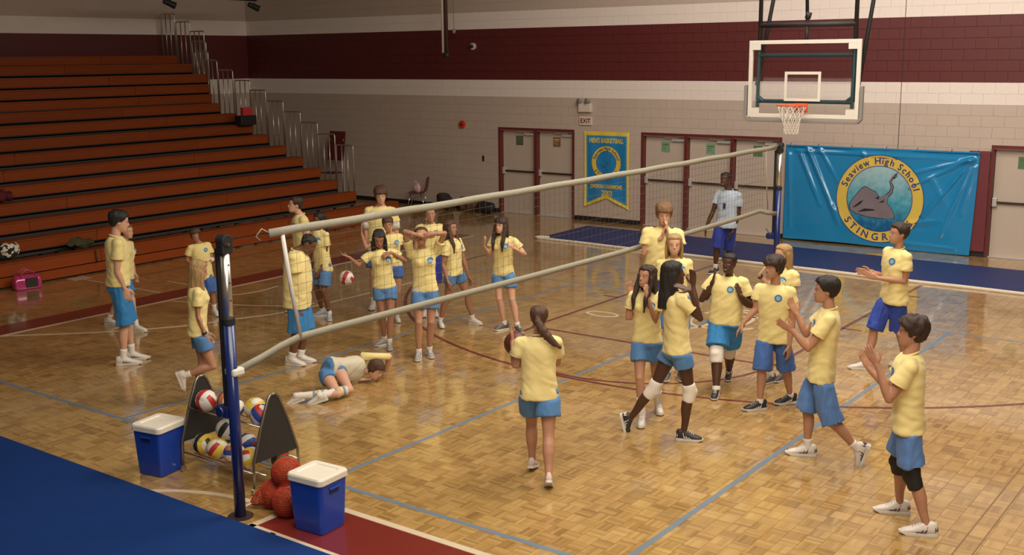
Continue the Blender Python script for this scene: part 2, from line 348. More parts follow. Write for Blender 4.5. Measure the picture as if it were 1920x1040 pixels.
# ================================================================ BLEACHERS
BW=mat('bleacher wood',(.26,.050,.007),.55,noise_amt=.18,scale=2.2,stretch=(9,1,9),vary=.10,spec=.25); DECK=mat('bleacher deck grey',(.04,.036,.034),.6,noise_amt=.15,scale=8); RAIL=mat('galvanised rail',(.55,.50,.45),.35,metal=.85)
RZ=[.44,.71,.96,1.22,1.47,1.72,1.98,2.22,2.48,2.73,2.96,3.22,3.48,3.74,3.96]
RX=[-18.23,-18.85,-19.45,-20.03,-20.62,-21.22,-21.85,-22.42,-23.06,-23.66,-24.0,-24.06,-24.12,-24.68,-25.3]
bl=thing('bleachers','bank of stepped wooden bleachers with steel end rails along the left wall','bleachers',(-18.23,12,0))
def child(mb,name,m,p,**k):
    o=mb.obj(name,m,p,**k); o.location=-Vector(p.location); return o
Y0=3.2
for k,(z,x) in enumerate(zip(RZ,RX)):
    ye=19.9 if k==0 else 19.1; back=RX[k+1] if k<14 else WX+.02
    y=Y0-random.random()*2
    while y<ye:
        y2=min(y+4.6,ye); a,b=y+.004,y2-.004
        hz=.21 if k else .23
        child(MB().b2(x-.022,x,a,b,z-hz,z-.036),'riser_board',BW,bl,bevel=.003); 
        child(MB().b2(x-.27,x+.012,a,b,z-.034,z),'seat_board',BW,bl,bevel=.006); y=y2
    child(MB().b2(back-.02,x-.03,Y0,ye,z-.26,z-.23),'deck',DECK,bl)
    child(MB().b2(x-.07,x-.03,Y0,ye,z-.31,z-.04),'kick_plate',DECK,bl)
    if k==0: child(MB().b2(x-.05,x-.025,Y0,ye,.03,.19),'lower_skirt',BW,bl)
    for yy in (ye-.06,15.5,12.,8.5): child(MB().b2(x-.12,x-.07,yy-.03,yy+.03,0,z-.26),'support_post',BLACK,bl)
    if k>0:
        y=ye-.03; xa=x-.03; xb=(RX[k]-.60); top=z+1.10; r=MB(); rr=.045
        P=[(xa,y,z-.2),(xa,y,top-rr)]+[(xa-rr+rr*math.cos(t),y,top-rr+rr*math.sin(t)) for t in (.5,1.05)]+[(xa-rr,y,top),(xb+rr,y,top)]+[(xb+rr-rr*math.sin(t),y,top-rr+rr*math.cos(t)) for t in (.5,1.05)]+[(xb,y,top-rr),(xb,y,z-.2)]
        gr=child(r.tube(P,.017,8),'guard_rail',RAIL,bl,smooth=True)
        for q in (1/3,2/3):
            xx=xa+(xb-xa)*q; o=MB().tube([(xx,y,z-.2),(xx,y,top)],.014,6).obj('rail_bar',RAIL,gr,smooth=True)
# ================================================================ OBJECTS
NAVY=mat('navy mat vinyl',(.004,.030,.145),.6,spec=.25,noise_amt=.12,scale=4,bump=.15,bscale=30)
MB().b2(-14,6.9,-.5,5.69,0,.022).obj('gym_mat',NAVY,bevel=.004,label='large royal blue floor mat in the near left foreground',category='mat')
m2=MB(); m2.add([(-13.7,19.55,0),(-3.0,19.15,0),(-3.0,21.05,0),(-13.75,21.4,0),(-13.7,19.55,.02),(-3.0,19.15,.02),(-3.0,21.05,.02),(-13.75,21.4,.02)],[(4,5,6,7),(0,1,5,4),(1,2,6,5),(2,3,7,6),(3,0,4,7)])
m2.obj('gym_mat',mat('far navy mat vinyl',(.008,.022,.12),.55,noise_amt=.1,scale=4),label='long navy floor mat lying in front of the doors and vinyl banner',category='mat')
rp=[(-13.5,19.5,.02),(-13.72,19.45,.02),(-13.76,19.33,.02),(-13.6,19.28,.02)]+[(-13.4+t*10.4/12,19.30-.34*t/12+.015*math.sin(t*2),.02) for t in range(13)]
MB().tube(rp,.032,8).obj('cord',mat('white rope',(.66,.58,.46),.7),smooth=True,label='white rope edging stretched along the front of the far navy mat',category='rope')
# ---- posts
PN=mat('navy post paint',(.010,.022,.12),.3,coat=.4); ALU=mat('aluminium tube',(.62,.58,.52),.3,metal=.9); CHR=mat('chrome',(.75,.73,.70),.15,metal=1); WEB=mat('net webbing',(.30,.28,.215),.75,noise_amt=.15,scale=25,bump=.3,bscale=150)
NX=-7.25
def post(y,label,s):
    t=thing('net_post',label,'post',(NX,y,0))
    MB().tube([(0,0,0),(0,0,1.73)],.048,20).obj('lower_tube',PN,t,smooth=True)
    MB().tube([(0,0,.0),(0,0,.008)],.11,24).obj('floor_plate',DKS,t)
    MB().tube([(0,0,1.6),(0,0,2.30)],.040,20).obj('upper_tube',ALU,t,smooth=True)
    h=MB(); h.box((0,0,2.35),(.085,.11,.12)); h.tube([(-.05,0,2.40),(.05,0,2.40)],.055,16); o=h.obj('pulley_head',BLACK,t,bevel=.008)
    MB().tube([(-.06,0,2.37),(.06,0,2.37)],.012,10).obj('bolt',CHR,o)
    r=MB(); r.box((-.075,-s*.01,1.65),(.028,.045,1.36)); r.obj('side_track',BLACK,t,bevel=.004)
    w_=MB(); w_.box((-.10,0,.93),(.13,.10,.10)); w_.tube([(-.12,-.07,.93),(-.12,.07,.93)],.05,14); o=w_.obj('winch',PN,t,bevel=.01)
    MB().tube([(-.16,.06,.93),(-.16,.10,.93),(-.24,.10,1.03)],.01,8).obj('crank',CHR,o)
    MB().tube([(0,0,1.70),(0,0,1.745)],.054,20).obj('collar',BLACK,t)
    k=MB()
    for zz in (1.9,2.05,2.2): k.tube([(.036,0,zz),(.044,0,zz)],.007,8)
    k.obj('pin_hole',BLACK,t)
    return t
post(5.8,'navy and aluminium net post standing between the blue coolers in the foreground',1)
post(17.0,'navy net post at the far end of the net beside the vinyl banner',-1)
# ---- net
nt=thing('volleyball_net','long volleyball net with beige tapes stretched across the court','net',(NX,11.4,0))
def sag(y): return 0
def tape(P,hh,name,n_=1):
    mb=MB(); R=[]
    for p in P:
        p=np.array(p,float); R.append([p+np.array(q) for q in ((-.006,0,-hh),(.006,0,-hh),(.010,0,0),(.006,0,hh),(-.006,0,hh),(-.010,0,0))])
    mb.rings(R); o=mb.obj(name,WEB,nt,smooth=True); o.location=(-NX,-11.4,0); return o
Ya,Yb=6.28,16.9
tape([(NX,Ya+(Yb-Ya)*i/30,2.395-.012*math.sin(math.pi*i/30)+.004*math.sin(i*1.7)) for i in range(31)],.036,'top_tape')
BP=[(5.86,1.285),(6.1,1.33),(6.35,1.39),(6.56,1.425),(7,1.425),(8.5,1.41),(10,1.395),(12,1.385),(14,1.395),(15.6,1.41),(16.3,1.43),(16.6,1.36),(16.95,1.31)]
tape([(NX,y,z) for y,z in BP],.034,'bottom_tape')
def zb(y): return float(np.interp(y,[b[0] for b in BP],[b[1] for b in BP]))
def nob(mb,name,m,**k): o=mb.obj(name,m,nt,**k); o.location=(-NX,-11.4,0); return o
nob(MB().tube([(NX,6.43,2.36),(NX-.005,6.50,1.9),(NX,6.58,1.42)],.019,10),'side_sleeve',mat('white sleeve',(.62,.58,.52),.5),smooth=True)
nob(MB().tube([(NX,16.45,2.38),(NX,16.5,1.9),(NX,16.6,1.42)],.010,8),'side_rope',WEB,smooth=True)
nob(MB().tube([(NX,5.84,2.395),(NX,6.28,2.395)],.0022,5),'cable',BLACK); nob(MB().tube([(NX,16.88,2.395),(NX,17.0,2.41)],.02,6),'end_strap',BLACK)
nob(MB().tube([(NX,6.28,2.40),(NX-.02,6.22,2.44),(NX-.04,6.17,2.38),(NX-.02,6.2,2.34)],.006,6),'tie_cord',WEB,smooth=True)
o=nob(MB().box((NX,5.83,1.285),(.125,.125,.07)),'post_strap',mat('white strap',(.68,.64,.56),.6),bevel=.02)
mb=MB(); CORD=mat('net cord',(.085,.055,.04),.8)
y=6.48
while y<16.45:
    z0=zb(y)+.02; mb.tube([(NX,y,z0),(NX+.004*math.sin(y*9),y,(z0+2.37)/2),(NX,y,2.37)],.0016,4,cap=False); y+=.1
for k in range(1,10):
    mb.tube([(NX+.006*math.sin(q*1.3+k),6.50+(16.45-6.50)*q/40,(lambda yy:zb(yy)+(2.38-zb(yy))*k/10)(6.50+(16.45-6.50)*q/40)) for q in range(41)],.0016,4,cap=False)
nob(mb,'net_mesh',CORD,kind='stuff')
# ---- coolers
CB=mat('blue cooler plastic',(.007,.048,.36),.42,coat=.15,noise_amt=.06,scale=12); CL=mat('white cooler lid plastic',(.72,.66,.56),.45,noise_amt=.05,scale=10); DKB=mat('cooler recess shade',(.003,.012,.08),.6)  # last one: darker blue stands in for shade inside the handle recess
def rrect(hx,hy,r,z,n=5):
    P=[]
    for sx,sy,a0 in ((1,1,0),(-1,1,90),(-1,-1,180),(1,-1,270)):
        for k in range(n+1):
            t=math.radians(a0+90*k/n); P.append((sx*(hx-r)+r*math.cos(t),sy*(hy-r)+r*math.sin(t),z))
    return P
def cooler(loc,rz,label):
    t=thing('cooler',label,'cooler',loc,rz)
    MB().rings([rrect(.150,.140,.03,0),rrect(.158,.148,.035,.012),rrect(.166,.156,.035,.15),rrect(.180,.168,.04,.42),rrect(.182,.170,.04,.44)]).obj('body',CB,t,smooth=False,bevel=.004)
    l=MB().rings([rrect(.186,.174,.045,.435),rrect(.193,.181,.045,.44),rrect(.193,.181,.045,.485),rrect(.183,.171,.04,.50),rrect(.135,.123,.03,.50),rrect(.128,.116,.03,.490),rrect(.02,.02,.01,.489)]).obj('lid',CL,t,bevel=.003)
    for s in (1,-1):
        h=MB().box((s*.176,0,.36),(.012,.11,.045)).obj('recess_shade',DKB,t,bevel=.008)
        MB().box((s*.186,0,.388),(.016,.13,.016)).obj('handle',CB,h,bevel=.004)
    return t
cooler((-8.725,6.085,0),math.radians(100),'blue cooler with white lid, left of the ball rack')
cooler((-6.54,6.05,0),math.radians(4),'blue cooler with white lid, right of the net post on the maroon floor')
# ---- ball rack
BP_=mat('black rack panel',(.022,.02,.018),.6,bump=.15)
rk=thing('ball_rack','wheeled volleyball rack with black A-shaped ends behind the near net post','rack',(-8.03,6.46,0))
for sx in (-.51,.51):
    mb=MB(); P=[(sx,-.27,.06),(sx,-.262,.30),(sx,-.16,.61),(sx,-.065,.84),(sx,-.03,.88),(sx,.03,.88),(sx,.065,.84),(sx,.16,.61),(sx,.262,.30),(sx,.27,.06)]
    mb.tube(P,.013,10).obj('end_frame',mat('dark chrome tube',(.30,.28,.26),.3,metal=.9),rk,smooth=True)
    o2=[(-.258,.29),(-.16,.60),(-.065,.835),(-.03,.872),(.03,.872),(.065,.835),(.16,.60),(.258,.29)]
    v=[(sx-.004,a,b) for a,b in o2]+[(sx+.004,a,b) for a,b in o2]; n=len(o2)
    MB().add(v,[tuple(range(n)),tuple(range(2*n-1,n-1,-1))]+[(i,i+n,(i+1)%n+n,(i+1)%n) for i in range(n)]).obj('end_panel',BP_,rk)
    for yy in (-.27,.27):
        w_=MB().tube([(sx-.012,yy,.03),(sx+.012,yy,.03)],.03,14).obj('castor',CHR if yy<0 else BLACK,rk)
        MB().tube([(sx,yy,.03),(sx,yy,.07)],.012,8).obj('castor_stem',CHR,w_)
for z,ys in ((.56,(-.17,-.06,.06,.17)),(.14,(-.255,-.13,0,.13,.255))):
    for yy in ys: MB().tube([(-.51,yy,z+(.05 if abs(yy)==max(ys) else 0)),(.51,yy,z+(.05 if abs(yy)==max(ys) else 0))],.007,8).obj('shelf_rod',CHR,rk,smooth=True)
COLS=dict(w=(.72,.68,.60),r=(.45,.03,.03),b=(.03,.06,.30),y=(.72,.50,.05),k=(.02,.02,.02),g=(.03,.18,.08),o=(.55,.18,.03))
_bm={}
def ball_mesh(pal):
    if pal in _bm: return _bm[pal]
    n=9; mb=MB(); r=.105
    ax=[((1,0,0),(0,1,0),(0,0,1)),((-1,0,0),(0,0,1),(0,1,0)),((0,1,0),(0,0,1),(1,0,0)),((0,-1,0),(1,0,0),(0,0,1)),((0,0,1),(1,0,0),(0,1,0)),((0,0,-1),(0,1,0),(1,0,0))]
    for fi,(N_,U,V_) in enumerate(ax):
        N_,U,V_=map(np.array,(N_,U,V_)); ids={}
        vs=[];fs=[];ms=[]
        g=[-1,-.70,-.37,-.33,0,.33,.37,.70,1]
        for i,a in enumerate(g):
            for j,b in enumerate([-1,-.97,-.5,0,.5,.97,1]):
                p=N_+math.tan(a*math.pi/4)*U+math.tan(b*math.pi/4)*V_; p=p/np.linalg.norm(p)
                groove=(i in(0,8)) or (j in (0,6)); vs.append(p*r*(.975 if groove else 1.0))
        for i in range(8):
            for j in range(6):
                mb_=0 if i<3 else 1 if i<5 else 2
                if i in (2,): st=0
                fs.append((i*7+j,(i+1)*7+j,(i+1)*7+j+1,i*7+j+1)); ms.append(pal[(fi*3+(0 if i<2 else 1 if i<6 else 2))%len(pal)])
        o=len(mb.v); mb.v+=[tuple(v) for v in vs]; mb.f+=[tuple(q+o for q in f) for f in fs]; mb.m+=[sorted(set(pal)).index(c) for c in ms]
    ks=sorted(set(pal)); me=mb.mesh('volleyball',[mat('ball leather '+{'w':'white','r':'red','b':'blue','y':'yellow','k':'black','g':'green','o':'orange'}[c],COLS[c],.45,bump=.2,bscale=300) for c in ks],smooth=True); _bm[pal]=me; return me
def ball(loc,pal,rot,label,name='volleyball',group=None):
    o=D.objects.new(name,ball_mesh(pal)); COL.objects.link(o); o.location=loc; o.rotation_euler=rot; tag(o,label,'ball',group); return o
R_=lambda a,b,c:(a,b,c)
top=[(-8.415,'wrw','white ball with red stripes at the left end of the rack top shelf'),(-8.22,'wbo','white, blue and orange ball, second from the left on the rack top shelf'),(-8.025,'wbw','white and blue ball on the rack top shelf behind the net post'),(-7.83,'ywy','yellow and white ball on the rack top shelf right of the net post'),]
for i,(x,pal,lb) in enumerate(top): ball((x,6.46-.05*(-1)**i,.67),pal,(.5+i*.9,.4*i,1.1*i),lb)
ball((-7.58,6.31,.69),'wbr','white, blue and red ball at the right end of the rack top shelf',rot=(.8,.2,2)) if 0 else ball((-7.635,6.41,.67),'wbr',(.8,.2,2),'white, blue and red ball at the right end of the rack top shelf')
low=[(-8.415,6.35,'wky','white, black and yellow ball at the left end of the rack lower shelf'),(-8.20,6.34,'ryw','red, yellow and white ball, second along the front of the rack lower shelf'),(-7.97,6.35,'bwo','blue, white and orange ball low on the rack behind the net post'),(-7.74,6.35,'rwy','red and white ball at the right front of the rack lower shelf'),
 (-8.30,6.57,'wkg','black, white and green ball at the back left of the rack lower shelf'),(-8.07,6.58,'bwb','blue and white ball at the back centre of the rack lower shelf'),(-7.84,6.57,'wbr','red, white and blue ball at the rack lower shelf back, right of post'),(-7.62,6.56,'kgrw','black, green and red ball at the back right of the rack lower shelf'),]
for i,(x,y,pal,lb) in enumerate(low): ball((x,y,.255),pal,(.3+i*1.3,.7*i,.9*i),lb)
ball((-8.15,6.46,.45),'wkw','black and white ball heaped on the lower shelf balls at left',name='volleyball',) if 0 else ball((-8.2,6.46,.41),'wkw',(1.2,.5,.3),'black and white ball heaped on top of the lower rack balls')
ball((-11.0,10.89,.83),'wrw',(.9,.3,.4),'white and red volleyball in mid air beyond the net')
# ---- bag of balls
ORB=mat('orange ball rubber',(.50,.13,.02),.55,bump=.3,bscale=200); RC=mat('red bag cord',(.42,.035,.012),.6)
bc=[(-7.17,6.12,.12),(-6.985,6.345,.12),(-6.94,6.06,.12),(-7.06,6.17,.325)]
bls=['basketball at the front left inside the red mesh bag','basketball at the back inside the red mesh bag','basketball inside the red mesh bag next to the cooler','basketball on top of the others inside the red mesh bag']
for c,lb in zip(bc,bls):
    o=MB().ball((0,0,0),.118,24).obj('basketball',ORB,smooth=True); o.location=c; tag(o,lb,'ball')
    g=MB(); 
    for ax in range(3): g.tube([tuple(np.roll((0,.1185*math.cos(t),.1185*math.sin(t)),ax)) for t in np.linspace(0,2*math.pi,25)],.0022,4,cap=False)
    g.obj('seam',BLACK,o)
mb=MB()
for c in bc: mb.ball(c,.135,16)
mb.tube([(-7.24,6.04,.10),(-7.30,5.96,.05)],[.08,.02],10); 
TMP=D.scenes.new('work')
def remesh(mb,name,vox,mats,parent=None,smooth=2,fac=.5,dec=None,post=None,adapt=0):
    o=mb.obj(name,mats,parent); md=o.modifiers.new('r','REMESH'); md.mode='VOXEL'; md.voxel_size=vox; md.adaptivity=adapt
    if smooth: s_=o.modifiers.new('s','SMOOTH'); s_.iterations=smooth; s_.factor=fac
    if dec: d_=o.modifiers.new('d','DECIMATE'); d_.ratio=dec
    COL.objects.unlink(o); TMP.collection.objects.link(o); VL=TMP.view_layers[0]; VL.update(); me=D.meshes.new_from_object(o.evaluated_get(VL.depsgraph)); TMP.collection.objects.unlink(o); COL.objects.link(o); old=o.data; o.modifiers.clear(); o.data=me; D.meshes.remove(old); me.name=name
    me.update()
    if post: post(me)
    me.polygons.foreach_set('use_smooth',[True]*len(me.polygons)); me.update(); return o
bag=remesh(mb,'mesh_bag',.021,RC,smooth=3); wf=bag.modifiers.new('w','WIREFRAME'); wf.thickness=.0085; wf.use_even_offset=False
tag(bag,'red mesh drawstring bag of basketballs beside the right cooler','bag')
o=MB().tube([(-7.30,5.96,.05),(-7.36,5.99,.02),(-7.40,5.92,.01),(-7.33,5.90,.02),(-7.29,5.96,.06)],.006,6).obj('drawstring',mat('white cord',(.7,.66,.6),.7),bag,smooth=True)
# ---- wall fittings
def W(x,z,dy=0): return (x,WY-dy,z)
CREAM=mat('cream plastic',(.66,.58,.48),.5)
em=thing('emergency_light','cream emergency light unit with two lamp heads above the EXIT sign','light',(-14.33,WY,2.67))
MB().b2(-.17,.17,-.09,0,-.11,.09).obj('housing',CREAM,em,bevel=.01)
for sx in (-.10,.12):
    h=MB().tube([(sx,-.05,.13),(sx-.05,-.14,.15)],[.035,.06],14).obj('lamp_head',mat('grey plastic',(.22,.20,.18),.5),em,smooth=False); MB().tube([(sx,-.045,.08),(sx,-.045,.13)],.012,8).obj('bracket',STEEL,h)
ex=thing('exit_sign','white exit sign with red letters on the wall above the pennant','sign',(-14.33,WY,2.355))
MB().b2(-.17,.17,-.04,0,-.1,.1).obj('housing',CREAM,ex,bevel=.006)
RED=mat('sign red',(.60,.04,.025),.5)
def flat_text(s,size,x,z,y,m,parent,name='lettering',align='c',bold=0,xs=1):
    v,f,w_=text_tris(s,size); ox=x-(w_*xs/2 if align=='c' else 0); mb=MB()
    mb.add([(ox+a*xs,y,z+b) for a,b in v],f)
    if bold:
        for dx,dz in ((bold,0),(-bold,0),(0,bold),(0,-bold)): mb.add([(ox+a*xs+dx,y-.0003,z+b+dz) for a,b in v],f)
    return mb.obj(name,m,parent)
flat_text('EXIT',.15,0,-.05,-.042,RED,ex,bold=.004,xs=.9)
MB().add([(-.155,-.042,0),(-.14,-.042,.012),(-.14,-.042,-.012),(.155,-.042,0),(.14,-.042,-.012),(.14,-.042,.012)],[(0,1,2),(3,4,5)]).obj('arrow',RED,ex)
fb=thing('fire_bell','round red fire alarm bell on the wall left of the double doors','alarm',(-18.07,WY,2.17))
MB().tube([(0,0,0),(0,-.05,0)],.10,20).obj('gong',RED,fb,smooth=False,bevel=.012); MB().tube([(0,-.05,0),(0,-.07,0)],.035,14).obj('hub',mat('dark red',(.15,.01,.01),.5),fb)
MB().b2(-17.45,-17.39,WY-.012,WY,1.26,1.40).obj('wall_switch',BLACK,bevel=.003,label='small dark switch plate on the wall left of the double doors',category='switch')
sp=thing('wall_camera','small round white camera dome on the maroon wall band','camera',(-17.68,WY,4.11)); MB().tube([(0,0,0),(.0,-.05,0)],.085,18).obj('rim',CREAM,sp); MB().ball((-.02,-.05,0),.055,14).obj('lens_dome',BLACK,sp,smooth=True)  # round wall fitting taken for a camera dome
hb=thing('hanging_bar','dark pipe hanging from the ceiling in front of the maroon band','pipe',(-16.7,20,3.9)); MB().tube([(0,0,0),(0,0,4.1)],.045,10).obj('pipe',DKS,hb,smooth=True); MB().tube([(-.10,0,.05),(-.10,0,4.1)],.03,8).obj('conduit',CREAM,hb,smooth=True); MB().ball((0,0,0),.075,12).obj('end_cap',BLACK,hb,smooth=True)
hc=thing('hanging_cable','thin cable with a small weight hanging right of the dark pipe','cable',(-17.95,21.8,4.5)); MB().tube([(0,0,0),(0,0,3.5)],.006,5).obj('cable',DKS,hc); MB().ball((0,0,-.02),.05,10,sc=(1,1,1.3)).obj('weight',mat('grey weight',(.25,.22,.2),.5),hc,smooth=True)
pb=thing('lighting_pipe','dark horizontal pipe near the ceiling above the left wall corner','pipe',(-23,18.6,5.37)); MB().tube([(0,-3,0),(0,1.3,0)],.05,10).obj('pipe',BLACK,pb,smooth=True)
MB().tube([(0,-2.8,0),(0,-2.8,2.63)],.02,6).obj('hanger',BLACK,pb); MB().tube([(0,1.1,0),(0,1.1,2.63)],.02,6).obj('hanger',BLACK,pb)
for y,lb in ((17.24,'small black stage lamp hanging above the top of the bleachers'),(19.84,'small black stage lamp hanging above the wall corner')):
    t=thing('stage_lamp',lb,'light',(-23,y,5.17)); MB().tube([(-.05,-.16,.07),(.04,.10,-.04)],[.06,.085],14).obj('lamp_body',BLACK,t,smooth=False); MB().tube([(0,0,0),(0,0,.13)],.015,6).obj('yoke',BLACK,t)
PAD=mat('maroon wall pad',(.15,.028,.035),.5,noise_amt=.05)
MB().b2(-5.66,-5.275,WY-.05,WY,.10,2.02).obj('wall_pad',PAD,bevel=.01,label='narrow maroon wall pad between the vinyl banner and the right door',category='pad')
rb=thing('folded_chair','maroon chair back standing behind the lower bleacher rails','chair',(-22.05,21.6,0))
MB().rings([[(-.30,-.02,1.12),(.30,-.02,1.12),(.30,.0,1.12),(-.30,.0,1.12)],[(-.32,.02,1.5),(.32,.02,1.5),(.32,.05,1.5),(-.32,.05,1.5)],[(-.30,.10,1.90),(.30,.10,1.90),(.30,.13,1.90),(-.30,.13,1.90)]]).obj('backrest',DKMAR,rb,bevel=.01)
MB().tube([(-.26,.02,0),(-.26,.06,1.7)],.013,8).tube([(.26,.02,0),(.26,.06,1.7)],.013,8).obj('frame',STEEL,rb); MB().b2(-.27,.27,-.35,.02,.78,.81).obj('seat',DKMAR,rb,bevel=.01)
# ---- chair with bag
def shell_chair(loc,rz,label):
    t=thing('plastic_chair',label,'chair',loc,rz)
    CS=mat('maroon chair plastic',(.16,.022,.03),.4)
    prof=[(-.22,.445,.21),(-.05,.43,.22),(.12,.435,.22),(.20,.47,.215),(.235,.56,.21),(.26,.70,.20),(.28,.84,.17)]
    MB().rings([[(-w_,y,z),(-w_*.6,y,z-.012),(w_*.6,y,z-.012),(w_,y,z),(w_,y+.008,z+.014),(w_*.6,y+.008,z+.004),(-w_*.6,y+.008,z+.004),(-w_,y+.008,z+.014)] for y,z,w_ in prof]).obj('seat_shell',CS,t,smooth=True)
    for sx in (-1,1):
        for y0,y1 in ((-.14,-.24),(.12,.25)):
            l=MB().tube([(sx*.15,y0,.425),(sx*.21,y1,.03)],.012,8).obj('leg',CHR,t,smooth=True); MB().ball((sx*.21,y1,.03),.034,10).obj('ball_foot',mat('tennis ball foot',(.42,.42,.10),.9),l,smooth=True)
    MB().tube([(-.15,-.14,.425),(.15,-.14,.425)],.01,6).tube([(-.15,.12,.425),(.15,.12,.425)],.01,6).obj('seat_frame',CHR,t)
    return t
shell_chair((-18.98,21.45,0),math.radians(-62),'maroon plastic chair by the back wall with a pink bag on it')
def lump(name,c,r,sc,m,label,cat,seed=0,amp=.25,parts=3):
    mb=MB(); rr=random.Random(seed)
    for k in range(parts): mb.ball((rr.uniform(-.5,.5)*r*sc[0],rr.uniform(-.5,.5)*r*sc[1],rr.uniform(0,.3)*r*sc[2]),r*rr.uniform(.6,.85),12,sc=sc)
    def disp(me):
        for v in me.vertices: v.co+=Vector(noise.noise_vector(v.co*(1.2/r)+Vector((seed,0,0))))*amp*r
    o=remesh(mb,name,r/9,m,post=disp); zmin=min(v.co.z for v in o.data.vertices); o.location=(c[0],c[1],c[2]-zmin); tag(o,label,cat); return o
PK=mat('pink white cloth',(.62,.38,.40),.8,noise_amt=.4,scale=12); DB=mat('dark bag cloth',(.035,.024,.018),.8,noise_amt=.3,scale=14); BR=mat('brown bag cloth',(.10,.045,.025),.8,noise_amt=.3,scale=10)
lump('handbag',(-18.93,21.42,.44),.15,(1,.8,1.2),PK,'pink and white bag on the maroon plastic chair','bag',3)
lump('gym_bag',(-18.40,21.75,0),.25,(1.1,.9,1),DB,'dark round gym bag on the floor right of the maroon chair','bag',5)
lump('gym_bag',(-17.58,21.8,0),.22,(1.2,.9,1),BR,'brown gym bag, middle of the bags by the back wall','bag',6)
lump('gym_bag',(-17.02,21.85,0),.2,(1.5,.8,.9),mat('black bag cloth',(.012,.010,.010),.7),'black bag at the right end of the bags by the back wall','bag',8)
lump('gym_bag',(-18.6,21.1,0),.15,(1.6,.9,.8),BR,'small brown bag in front of the round dark gym bag','bag',9)
# ---- things by the bleachers
pt=thing('tote_bag','shiny pink see-through tote bag on the floor at the left edge','bag',(-17.95,10.10,0),math.radians(80))
PKP=mat('pink clear vinyl',(.62,.045,.22),.18,coat=.8,trans=.25,noise_amt=.25,scale=9)
def basebox():
    mb=MB(); R=[]
    for z,a,b in ((0,.21,.09),(.03,.23,.10),(.16,.23,.09),(.25,.20,.06)): R.append(rrect(a,b,.04,z))
    return mb.rings(R)
basebox().obj('bag_body',PKP,pt,smooth=True)
MB().b2(-.05,.15,-.112,-.09,.04,.20).obj('dark_contents',DB,pt)
for yy in (-.07,.07): MB().tube([(-.12,yy,.23),(-.10,yy,.30),(0,yy,.35),(.10,yy,.30),(.12,yy,.23)],.010,6).obj('handle',PKP,pt,smooth=True)
wb_=lump('patterned_bag',(-18.52,10.12,.44),.18,(.8,1.3,1.1),mat('black cloth',(.02,.018,.015),.8),'black bag with white spots on the lowest bleacher row','bag',12)
bvh=BVHTree.FromObject(wb_,bpy.context.evaluated_depsgraph_get()); mb=MB(); rr=random.Random(4)
for k in range(34):
    d=Vector((rr.uniform(.2,1),rr.uniform(-1,1),rr.uniform(-.3,1))).normalized(); h=bvh.ray_cast(d*1.0,-d)
    if h[0]:
        n_=h[1]; a=n_.orthogonal().normalized(); b=n_.cross(a); r0=rr.uniform(.025,.05); q=[h[0]+n_*.004+(a*math.cos(t)*r0+b*math.sin(t)*r0*.7) for t in np.linspace(0,5.3,6)]
        mb.add([h[0]+n_*.012]+q,[(0,i+1,(i+1)%6+1) for i in range(6)])
mb.obj('white_patch',mat('white petal cloth',(.75,.68,.55),.7),wb_)
lump('jacket',(-18.55,11.55,.44),.14,(.9,2.2,.7),mat('olive cloth',(.055,.05,.018),.9,noise_amt=.3,scale=14),'olive green jacket crumpled on the lowest bleacher row','jacket',14,amp=.5,parts=4)
MB().tube([(-18.2,11.62,.44),(-18.19,11.63,.20)],.012,6).obj('strap',mat('dark olive strap',(.04,.035,.015),.9),label='dark strap hanging from the olive jacket over the bleacher front',category='strap',smooth=True)
lump('cap',(-20.4,11.15,1.22),.16,(1,1,1),mat('dark red cloth',(.10,.006,.008),.8),'dark red cap or bag on a bleacher row at the left edge','bag',15)
MB().box((-22.25,18.75,2.56),(.12,.30,.20)).obj('red_box',mat('bright red card',(.55,.03,.04),.5),bevel=.01,label='small bright red box behind the upper bleacher rails',category='box')
MB().box((-22.30,18.75,2.34),(.25,.5,.24)).obj('equipment_case',BLACK,bevel=.02,label='black case under the small red box on the bleachers',category='case')
# ---- basketball goal
HY=17.4; hx=-7.08; GW=mat('white goal frame',(.72,.68,.60),.4); GT=mat('dark teal steel',(.03,.07,.08),.4,metal=.3); GP=mat('grey goal padding',(.24,.22,.21),.6); ORR=mat('orange rim paint',(.60,.09,.03),.4)
GL=mat('goal glass',(.90,.95,.93),.06,trans=1,alpha=.22)
gb=thing('basketball_goal','glass basketball backboard with orange rim hung from the ceiling frame','basketball goal',(hx,HY,3.45))
bw,bh=.935,.62
MB().b2(-bw+.05,bw-.05,-.006,.006,-bh+.05,bh-.05).obj('glass_pane',GL,gb)
for a in ((-bw,bw,bh-.06,bh),(-bw,bw,-bh,-bh+.06),(-bw,-bw+.06,-bh+.06,bh-.06),(bw-.06,bw,-bh+.06,bh-.06)):
    MB().b2(a[0],a[1],-.02,.03,a[2],a[3]).obj('board_frame',GW,gb,bevel=.004)
sq=MB()
for a in ((-.305,.305,.075,.12),(-.305,.305,-.35,-.305),(-.305,-.26,-.305,.075),(.26,.305,-.305,.075)): sq.b2(a[0],a[1],-.010,-.0065,a[2],a[3])
sq.obj('target_square',GW,gb)
for sx in (-1,1):
    for sz in (-1,1): MB().b2(min(sx*(bw-.06),sx*(bw-.2)),max(sx*(bw-.06),sx*(bw-.2)),-.02,-.007,min(sz*(bh-.06),sz*(bh-.15)),max(sz*(bh-.06),sz*(bh-.15))).obj('corner_bracket',GW,gb)
pd=MB(); P=[(-bw-.02,0,-.10),(-bw-.02,0,-bh+.02),(-bw+.03,0,-bh-.025),(bw-.03,0,-bh-.025),(bw+.02,0,-bh+.02),(bw+.02,0,-.10)]
R=[]
